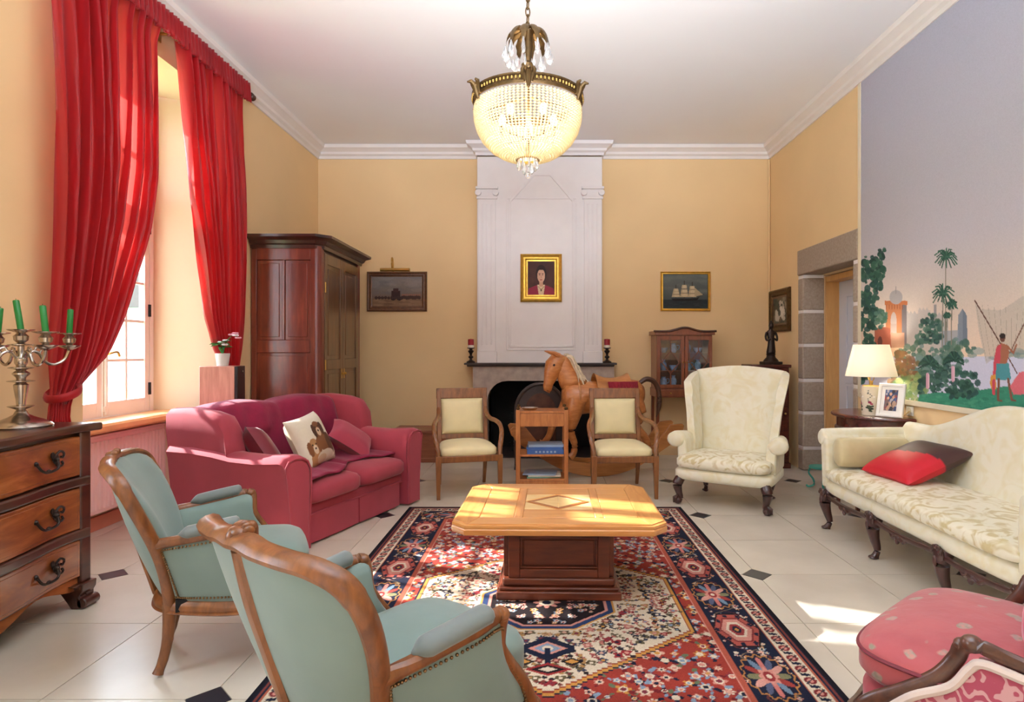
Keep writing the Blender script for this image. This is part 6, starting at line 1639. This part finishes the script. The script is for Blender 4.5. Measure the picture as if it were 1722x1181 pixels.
pw.matrix_world = Matrix(((ax_.x,ay_.x,en.x,2.40),(ax_.y,ay_.y,en.y,3.87),(ax_.z,ay_.z,en.z,.575),(0,0,0,1)))

# ---- half round console with lamp and photo frame
MH = MAT['mahogany']
dm = thing('console_table', 'dark mahogany half round console table under the mural behind the settee', 'table', (XR-.025, 4.89, 0))
def half(rx, ry, n=28): return [(0, -ry)]+[(-rx*math.sin(PI*k/n), -ry*math.cos(PI*k/n)) for k in range(1, n)]+[(0, ry)]
mm = MB().loft([[(a, b, z) for a, b in half(.385+d_, .42+d_)] for d_, z in ((-.012,.752),(0,.757),(.004,.766),(0,.775),(-.010,.782))]); mm.to('top', MH, dm, ang=30)
MB().prism(half(.345, .38), idp, .655, .752).to('frieze', MH, dm, ang=30)
MB().loft([[(a, b, z) for a, b in half(.352+d_, .387+d_)] for d_, z in ((-.004,.655),(.006,.662),(-.004,.672))]).to('bead_moulding', MAT['mahogany_leg'], dm, ang=30)
for a in (.04, .36, .64, .96):
    x, y = -.33*math.sin(PI*a), -.365*math.cos(PI*a)
    x = min(x, -.022)
    MB().bar((x, y, .66), (x, y, 0), .045, .045, up=(0,1,0), w2=.026, h2=.026).to('leg', MH, dm, bevel=.003)
LT = (2.605, 4.76, .7835)
lp = thing('table_lamp', 'lit table lamp with cream shade and floral painted ceramic base on the console', 'lamp', LT)
c = Canvas(0, 1, 0, 1, 90, 70, (226,214,190))
rr2 = np.random.default_rng(3)
for k in range(5):
    x0 = k*.2+.05; 
    for q in range(10): c.ell((x0+.03*math.sin(q*1.3)) % 1, .3+.06*q, .012, .018, [(70,80,70),(60,64,66),(90,96,84)][q % 3])
    for q in range(14): c.ell((x0+rr2.uniform(-.05,.05)) % 1, rr2.uniform(.08,.36), .022, .034, [(60,74,52),(48,62,44),(84,92,66)][q % 3])
    c.ell(x0 % 1, .42, .03, .045, (150,40,70)); c.ell((x0+.03) % 1, .36, .024, .04, (176,70,96)); c.ell((x0+.07) % 1, .62, .02, .03, (244,238,228)); c.ell((x0-.03) % 1, .74, .016, .022, (70,76,70))
U, V = c.X, c.Y; rad = .066+.006*np.sin(V*PI)
o = paint_mesh('ceramic_base', np.stack([rad*np.cos(2*PI*U), rad*np.sin(2*PI*U), .012+V*.215], -1), c.a, MAT['printed'], lp)
[setattr(p, 'use_smooth', True) for p in o.data.polygons]
MB().lathe([(.0,0),(.068,0),(.068,.013),(.0,.013)], 24).to('foot', MAT['cream_ceramic'], lp)
MB().lathe([(.0,.226),(.066,.226),(.06,.234),(.014,.238),(.014,.27),(.010,.27),(.0,.268)], 24).to('neck', MAT['brass'], lp)
m = MB().tube([(-.01,0,.268),(-.01,0,.33)], .006, 6)
for s in (-1, 1): m.tube(smoothpath([(0,s*.012,.262),(0,s*.045,.30),(0,s*.045,.45),(0,s*.010,.525)], 4), .003, 6)
m.to('shade_harp', MAT['brass'], lp)
sh_ = MB().loft([[(r_*math.cos(2*PI*k/36), r_*math.sin(2*PI*k/36), z) for k in range(36)] for r_, z in ((.186,.305),(.128,.555),(.126,.555),(.184,.305))], True, False, loop=True)
sh_.to('lamp_shade', MAT['shade_cloth'], lp, ang=40)
MB().sphere((-.01,0,.38), (.028,.028,.04), 12, 8).to('bulb', MAT['bulb_glow'], lp)
lamp('table_lamp_light', 'POINT', 6, (1, .92, .82), (LT[0]-.01, LT[1], LT[2]+.44), shadow_soft_size=.04)
MB().tube(smoothpath([(2.792,4.57,.83),(2.76,4.575,.80),(2.74,4.59,.788),(2.72,4.64,.788),(2.69,4.68,.788),(2.675,4.70,.788)], 6), .004, 6).to('lamp_cord', MAT['cord_yellow'], None)
tag(bpy.data.objects['lamp_cord'], 'yellowish flex running from the wall socket over the console to the lamp', 'cord')
pf = thing('photo_frame', 'white standing photo frame beside the lit lamp on the console', 'picture frame', (2.635, 4.565, .785))
c = Canvas(-1, 1, -1, 1, 40, 60, (60,70,100)); c.blobs(40, (-1,1), (-1,1), (.15,.35), [(70,90,130),(150,60,60),(190,150,120),(50,46,52),(180,170,170),(120,90,80)], 21, 1, .9)
c.ell(-.1, .6, .2, .16, (206,160,130)); c.ell(.35, .3, .2, .15, (200,150,120)); c.ell(-.45, .2, .18, .14, (206,160,130))
Mf = Matrix.Rotation(math.radians(-52), 4, 'Z') @ Matrix.Rotation(math.radians(-16), 4, 'X')
fw, fh = .19, .262
def rg2(a, y): return [Mf @ Vector(p) for p in ((-fw/2+a, y, a), (fw/2-a, y, a), (fw/2-a, y, fh-a), (-fw/2+a, y, fh-a))]
MB().loft([rg2(0,.008), rg2(0,-.010), rg2(.006,-.014), rg2(.022,-.010), rg2(.022,.008)], True, False, loop=True).to('frame', MAT['white_card'], pf, ang=20)
MB().loft([rg2(.02,-.003), rg2(.02,.006)]).to('mount', MAT['white_card'], pf)
U, V = c.X, c.Y
pts = np.array([[Mf @ Vector((u*.045, -.0045, fh/2+v*.082)) for u, v in zip(ru, rv)] for ru, rv in zip(U, V)])
paint_mesh('photo', pts, c.a, MAT['printed'], pf)
MB().bar(Mf @ Vector((0,.008,.18)), Mf @ Vector((0,.10,.02)), .05, .004, up=(1,0,0)).to('easel_strut', MAT['white_card'], pf)

# ---- pink bergere in the front right corner, seat towards the far left
PB, PBB, PD, PW = MAT['pink_brocade'], MAT['pink_brocade_band'], MAT['pink_damask'], MAT['pink_chair_wood']
pk_ = thing('pink_armchair', 'carved armchair in pink floral brocade at the front right corner', 'armchair', (1.14, 1.93, .0115), math.radians(-140.3))
MB().cush(-.345, .345, -.03, .56, .335, .475, .42, 28, dome=.03).to('seat_cushion', PB, pk_, ang=180)
MB().cush(-.335, .335, -.02, .58, .245, .345, .40, 28).to('seat_base', PBB, pk_, ang=180)
lo_ = [(.345*math.copysign(abs(math.cos(t))**.42, math.cos(t)), .265+.295*math.copysign(abs(math.sin(t))**.42, math.sin(t)), .432) for t in [2*PI*k/64 for k in range(64)]]
MB().tube(lo_, .006, 6, loop=True).to('cushion_piping', MAT['dark_red_pillow'], pk_)
rl = smoothpath([(-.33,.55,.235),(-.345,.25,.228),(-.34,.02,.238),(-.2,-.025,.225),(0,-.035,.235),(.2,-.025,.225),(.34,.02,.238),(.345,.25,.228),(.33,.55,.235)], 6)
MB().tube(rl, (.022,.028), 8).to('seat_rail', PW, pk_)
for s in (-1, 1):
    cabriole(pk_, s*.315, .01, .225, s*.7, -.7, False, PW, 1.0); cabriole(pk_, s*.28, .56, .225, s*.4, .8, False, PW, .9)
    fx = (lambda p: (s*p[0], p[1], p[2]))
    arm = smoothpath([fx(p) for p in [(.29,.62,.61),(.305,.56,.565),(.322,.46,.535),(.332,.37,.545),(.335,.305,.556),(.332,.27,.542),(.328,.255,.505),(.335,.215,.445),(.345,.14,.38),(.348,.05,.31),(.340,.015,.25)]], 5)
    MB().tube(arm, [(.017,.020) if i < 22 else (.018,.020) for i in range(len(arm))], 10, up=(.02,1,.02)).to('arm', PW, pk_)
    MB().sphere(fx((.333,.29,.556)), (.025,.027,.022), 10, 8).sphere(fx((.333,.265,.545)), (.018,.016,.018), 8, 6).to('arm_scroll', PW, pk_)
    def pick(L, u): k = u*(len(L)-1); i = min(int(k), len(L)-2); return Vector(L[i]).lerp(Vector(L[i+1]), k-i)
    topl = smoothpath([fx(p) for p in [(.315,.585,.57),(.322,.50,.523),(.330,.41,.520),(.334,.32,.528),(.334,.29,.505),(.338,.25,.445),(.346,.17,.39),(.348,.11,.33)]], 5)
    botl = smoothpath([fx(p) for p in [(.315,.58,.265),(.33,.45,.262),(.338,.32,.262),(.340,.22,.262),(.341,.18,.262),(.343,.14,.262),(.345,.11,.262),(.346,.09,.262)]], 5)
    def side2(dx, b_):
        def f(u, v):
            q = pick(botl, u).lerp(pick(topl, u), v); return q+Vector((s*(dx+b_*math.sin(PI*u)**.6*math.sin(PI*v)**.6), 0, 0))
        return f
    MB().shell(side2(.012,.012), side2(-.02,-.012), 21, 9).to('side_panel', PD, pk_, ang=70)
    MB().tube([Vector(p)+Vector((s*.016,0,-.006)) for p in topl], .012, 8).to('gimp_trim', MAT['gimp_cream'], pk_)
bkp = smoothpath([(-.315,.585,.30),(-.318,.61,.60),(-.30,.67,.82),(-.16,.71,.93),(0,.72,.955),(.16,.71,.93),(.30,.67,.82),(.318,.61,.60),(.315,.585,.30)], 6)
MB().tube(bkp, (.024,.028), 8, up=(0,1,0)).to('back_frame', PW, pk_)
def bsh(off):
    def f(u, v):
        x = (2*u-1)*.30; zt = .80+.13*(1-(2*u-1)**2)**.6; z = lerp(.30, zt, v); y = .585+.135*max(0, (z-.4))/.55
        return (x, y+off-(.03*math.sin(PI*u)*math.sin(PI*v) if off < 0 else 0), z)
    return f
MB().shell(bsh(-.02), bsh(.012), 15, 12).to('back_panel', PB, pk_, ang=70)
o = MB().pillow(.40, .36, .16).to('cushion', MAT['crimson_velvet'], ang=70)
o.matrix_world = Matrix.Translation((1.135,1.945,0)) @ Matrix.Rotation(math.radians(-140.3), 4, 'Z') @ eul(math.radians(62), 0, math.radians(8), (.02, .46, .66))
tag(o, 'crimson velvet cushion on the pink brocade armchair', 'cushion')

# ================================================================== chandelier
CHX, CHY, CHZ = -.08, 3.30, 2.66
ch_ = thing('chandelier', 'lit basket chandelier of crystal beads with bronze ring hanging from the ceiling', 'chandelier', (CHX, CHY, CHZ))
BZ = MAT['bronze']; CR_ = MAT['crystal']
ringp = [(.290,-.022),(.298,-.02),(.302,-.012),(.298,-.004),(.298,.012),(.306,.020),(.306,.028),(.296,.032),(.288,.028),(.286,-.018)]
MB().loft([[(r_*math.cos(2*PI*k/64), r_*math.sin(2*PI*k/64), z) for k in range(64)] for r_, z in ringp], True, False, loop=True).to('ring', BZ, ch_, ang=30)
fret = MB()
for k in range(90):
    a = 2*PI*k/90; fret.sphere((.303*math.cos(a), .303*math.sin(a), .005), (.006,.006,.009), 6, 4)
tag(fret.to('ring_fretwork', MAT['brass'], ch_), kind='stuff')
for k in range(6):
    a = math.radians(-88+60*k); ca, sa = math.cos(a), math.sin(a)
    L = lambda r_, t_, z: (r_*ca-t_*sa, r_*sa+t_*ca, z)
    m = MB()
    for s in (-1, 1): m.tube([L(.302,s*.012,-.02), L(.310,s*.024,.012), L(.320,s*.030,.034), L(.332,s*.026,.042)], [.010,.013,.011,.005], 6)
    m.tube([L(.302,0,-.045), L(.312,0,-.015), L(.322,0,.018), L(.345,0,.034), L(.362,0,.026)], [.008,.015,.014,.011,.005], 8)
    m.sphere(L(.316,0,.02), .018, 8, 6)
    m.to('leaf_mount', BZ, ch_)
# basket of bead strands
BP = [(.285,-.028),(.290,-.06),(.287,-.11),(.272,-.165),(.245,-.215),(.205,-.258),(.155,-.290),(.105,-.308),(.058,-.318)]
zz = np.linspace(0, 1, 400); k_ = np.linspace(0, 1, len(BP))
pr_ = np.interp(zz, k_, [p[0] for p in BP]); pz_ = np.interp(zz, k_, [p[1] for p in BP])
sl = np.concatenate([[0], np.cumsum(np.hypot(np.diff(pr_), np.diff(pz_)))])
nb = 30; bead = MB()
for j in range(nb):
    t_ = sl[-1]*(j+.5)/nb; r_ = float(np.interp(t_, sl, pr_)); z = float(np.interp(t_, sl, pz_))
    ns = 84 if r_ > .17 else (56 if r_ > .11 else 36)
    for k in range(ns):
        a = 2*PI*(k+.5*(j % 2)*0)/ns; w_ = PI*r_/ns*1.02
        c0 = Vector((r_*math.cos(a), r_*math.sin(a), z)); q = min(w_, .0118)
        bead.add([c0+Vector((q,0,0)), c0+Vector((0,q,0)), c0+Vector((-q,0,0)), c0+Vector((0,-q,0)), c0+Vector((0,0,.0092)), c0-Vector((0,0,.0092))],
                 [(0,1,4),(1,2,4),(2,3,4),(3,0,4),(1,0,5),(2,1,5),(3,2,5),(0,3,5)])
tag(bead.to('bead_basket', MAT['bead_glass'], ch_, ang=180), kind='stuff')
MB().loft([[(r_*math.cos(2*PI*k/32), r_*math.sin(2*PI*k/32), z) for k in range(32)] for r_, z in ((.056,-.322),(.066,-.322),(.066,-.308),(.056,-.308))], True, False, loop=True).to('bottom_ring', MAT['brass'], ch_)
drop = None
def crystal(name, loc, sc=1, rz=0):
    global drop
    if drop is None:
        drop = MB().loft([[(rx*math.cos(2*PI*k/6), ry*math.sin(2*PI*k/6), z) for k in range(6)] for rx, ry, z in ((.003,.003,0),(.006,.005,-.010),(.016,.009,-.040),(.019,.010,-.054),(.012,.007,-.070),(.002,.002,-.078))]).to(name, CR_, ch_, ang=10); o = drop
    else: o = dup(drop, ch_); o.name = name
    o.location = loc; o.rotation_euler.z = rz; o.scale = (sc,)*3; return o
for k in range(9): a = 2*PI*k/9; crystal('crystal_drop', (.05*math.cos(a), .05*math.sin(a), -.315), .75, a)
for k in range(5): a = 2*PI*k/5; crystal('crystal_drop', (.022*math.cos(a), .022*math.sin(a), -.335), .8, a)
MB().sphere((0,0,-.405), .016, 10, 8).to('crystal_ball', CR_, ch_)
# stem, leaf crown and its pendants
MB().lathe([(.0,-.30),(.012,-.30),(.010,-.05),(.016,-.02),(.010,.02),(.012,.12),(.024,.15),(.034,.19),(.036,.205),(.018,.22),(.022,.26),(.030,.30),(.026,.36),(.036,.385),(.014,.40),(.0,.40)], 16).to('stem', BZ, ch_)
for k in range(3):
    a = 2*PI*k/3+.5; MB().tube([(.012*math.cos(a), .012*math.sin(a), .03), (.288*math.cos(a), .288*math.sin(a), .01)], .006, 6).to('ring_arm', BZ, ch_)
for k in range(10):
    a = 2*PI*k/10+.15; ca, sa = math.cos(a), math.sin(a)
    def lf(off):
        def f(u, v):
            t_ = v; r_ = .025+.095*math.sin(t_*PI/2); z = .40-.10*t_**2.2+off; wd = .024*math.sin(PI*(.12+.80*t_))*(1+.18*math.sin(t_*22)); s_ = (2*u-1)*wd
            return (r_*ca-s_*sa, r_*sa+s_*ca, z-.010*(2*u-1)**2)
        return f
    MB().shell(lf(.003), lf(-.003), 5, 10).to('acanthus_leaf', BZ, ch_, ang=60)
    crystal('crystal_drop', (.122*ca, .122*sa, .300), 1.15, a)
    crystal('crystal_drop', (.08*ca, .08*sa, .23), .8, a)
for k in range(5):
    a = 2*PI*k/5+.3; bx0, by0 = .15*math.cos(a), .15*math.sin(a)
    b_ = MB().tube([(0.012*math.cos(a),.012*math.sin(a),-.20),(bx0,by0,-.215),(bx0,by0,-.16)], .006, 6).lathe([(.0,-.165),(.012,-.165),(.012,-.115),(.0,-.115)], 10, (bx0,by0,0)).to('lamp_holder', BZ, ch_)
    MB().sphere((bx0, by0, -.085), (.019,.019,.034), 10, 8).to('bulb', MAT['bulb_glow'], b_)
    lamp('chandelier_light', 'POINT', 5.5, (1, .90, .74), (CHX+bx0*.72, CHY+by0*.72, CHZ-.09), shadow_soft_size=.03)
link = None
zc_ = CHZ+.40; nk_ = int((ZC-CHZ-.43)/.040)
for k in range(nk_):
    z = .415+k*.040
    if link is None:
        link = MB().tube([(.012*math.cos(2*PI*i/14), 0, .027*math.sin(2*PI*i/14)) for i in range(14)], .0036, 6, up=(0,1,0), loop=True).to('chain_link', BZ, ch_); o = link
    else: o = dup(link, ch_)
    o.location = (0, 0, z); o.rotation_euler.z = (PI/2)*(k % 2)+.4
MB().lathe([(.0,ZC-CHZ-.001),(.055,ZC-CHZ-.001),(.052,ZC-CHZ-.015),(.02,ZC-CHZ-.035),(.008,ZC-CHZ-.06),(.0,ZC-CHZ-.06)], 20).to('ceiling_rose', BZ, ch_)
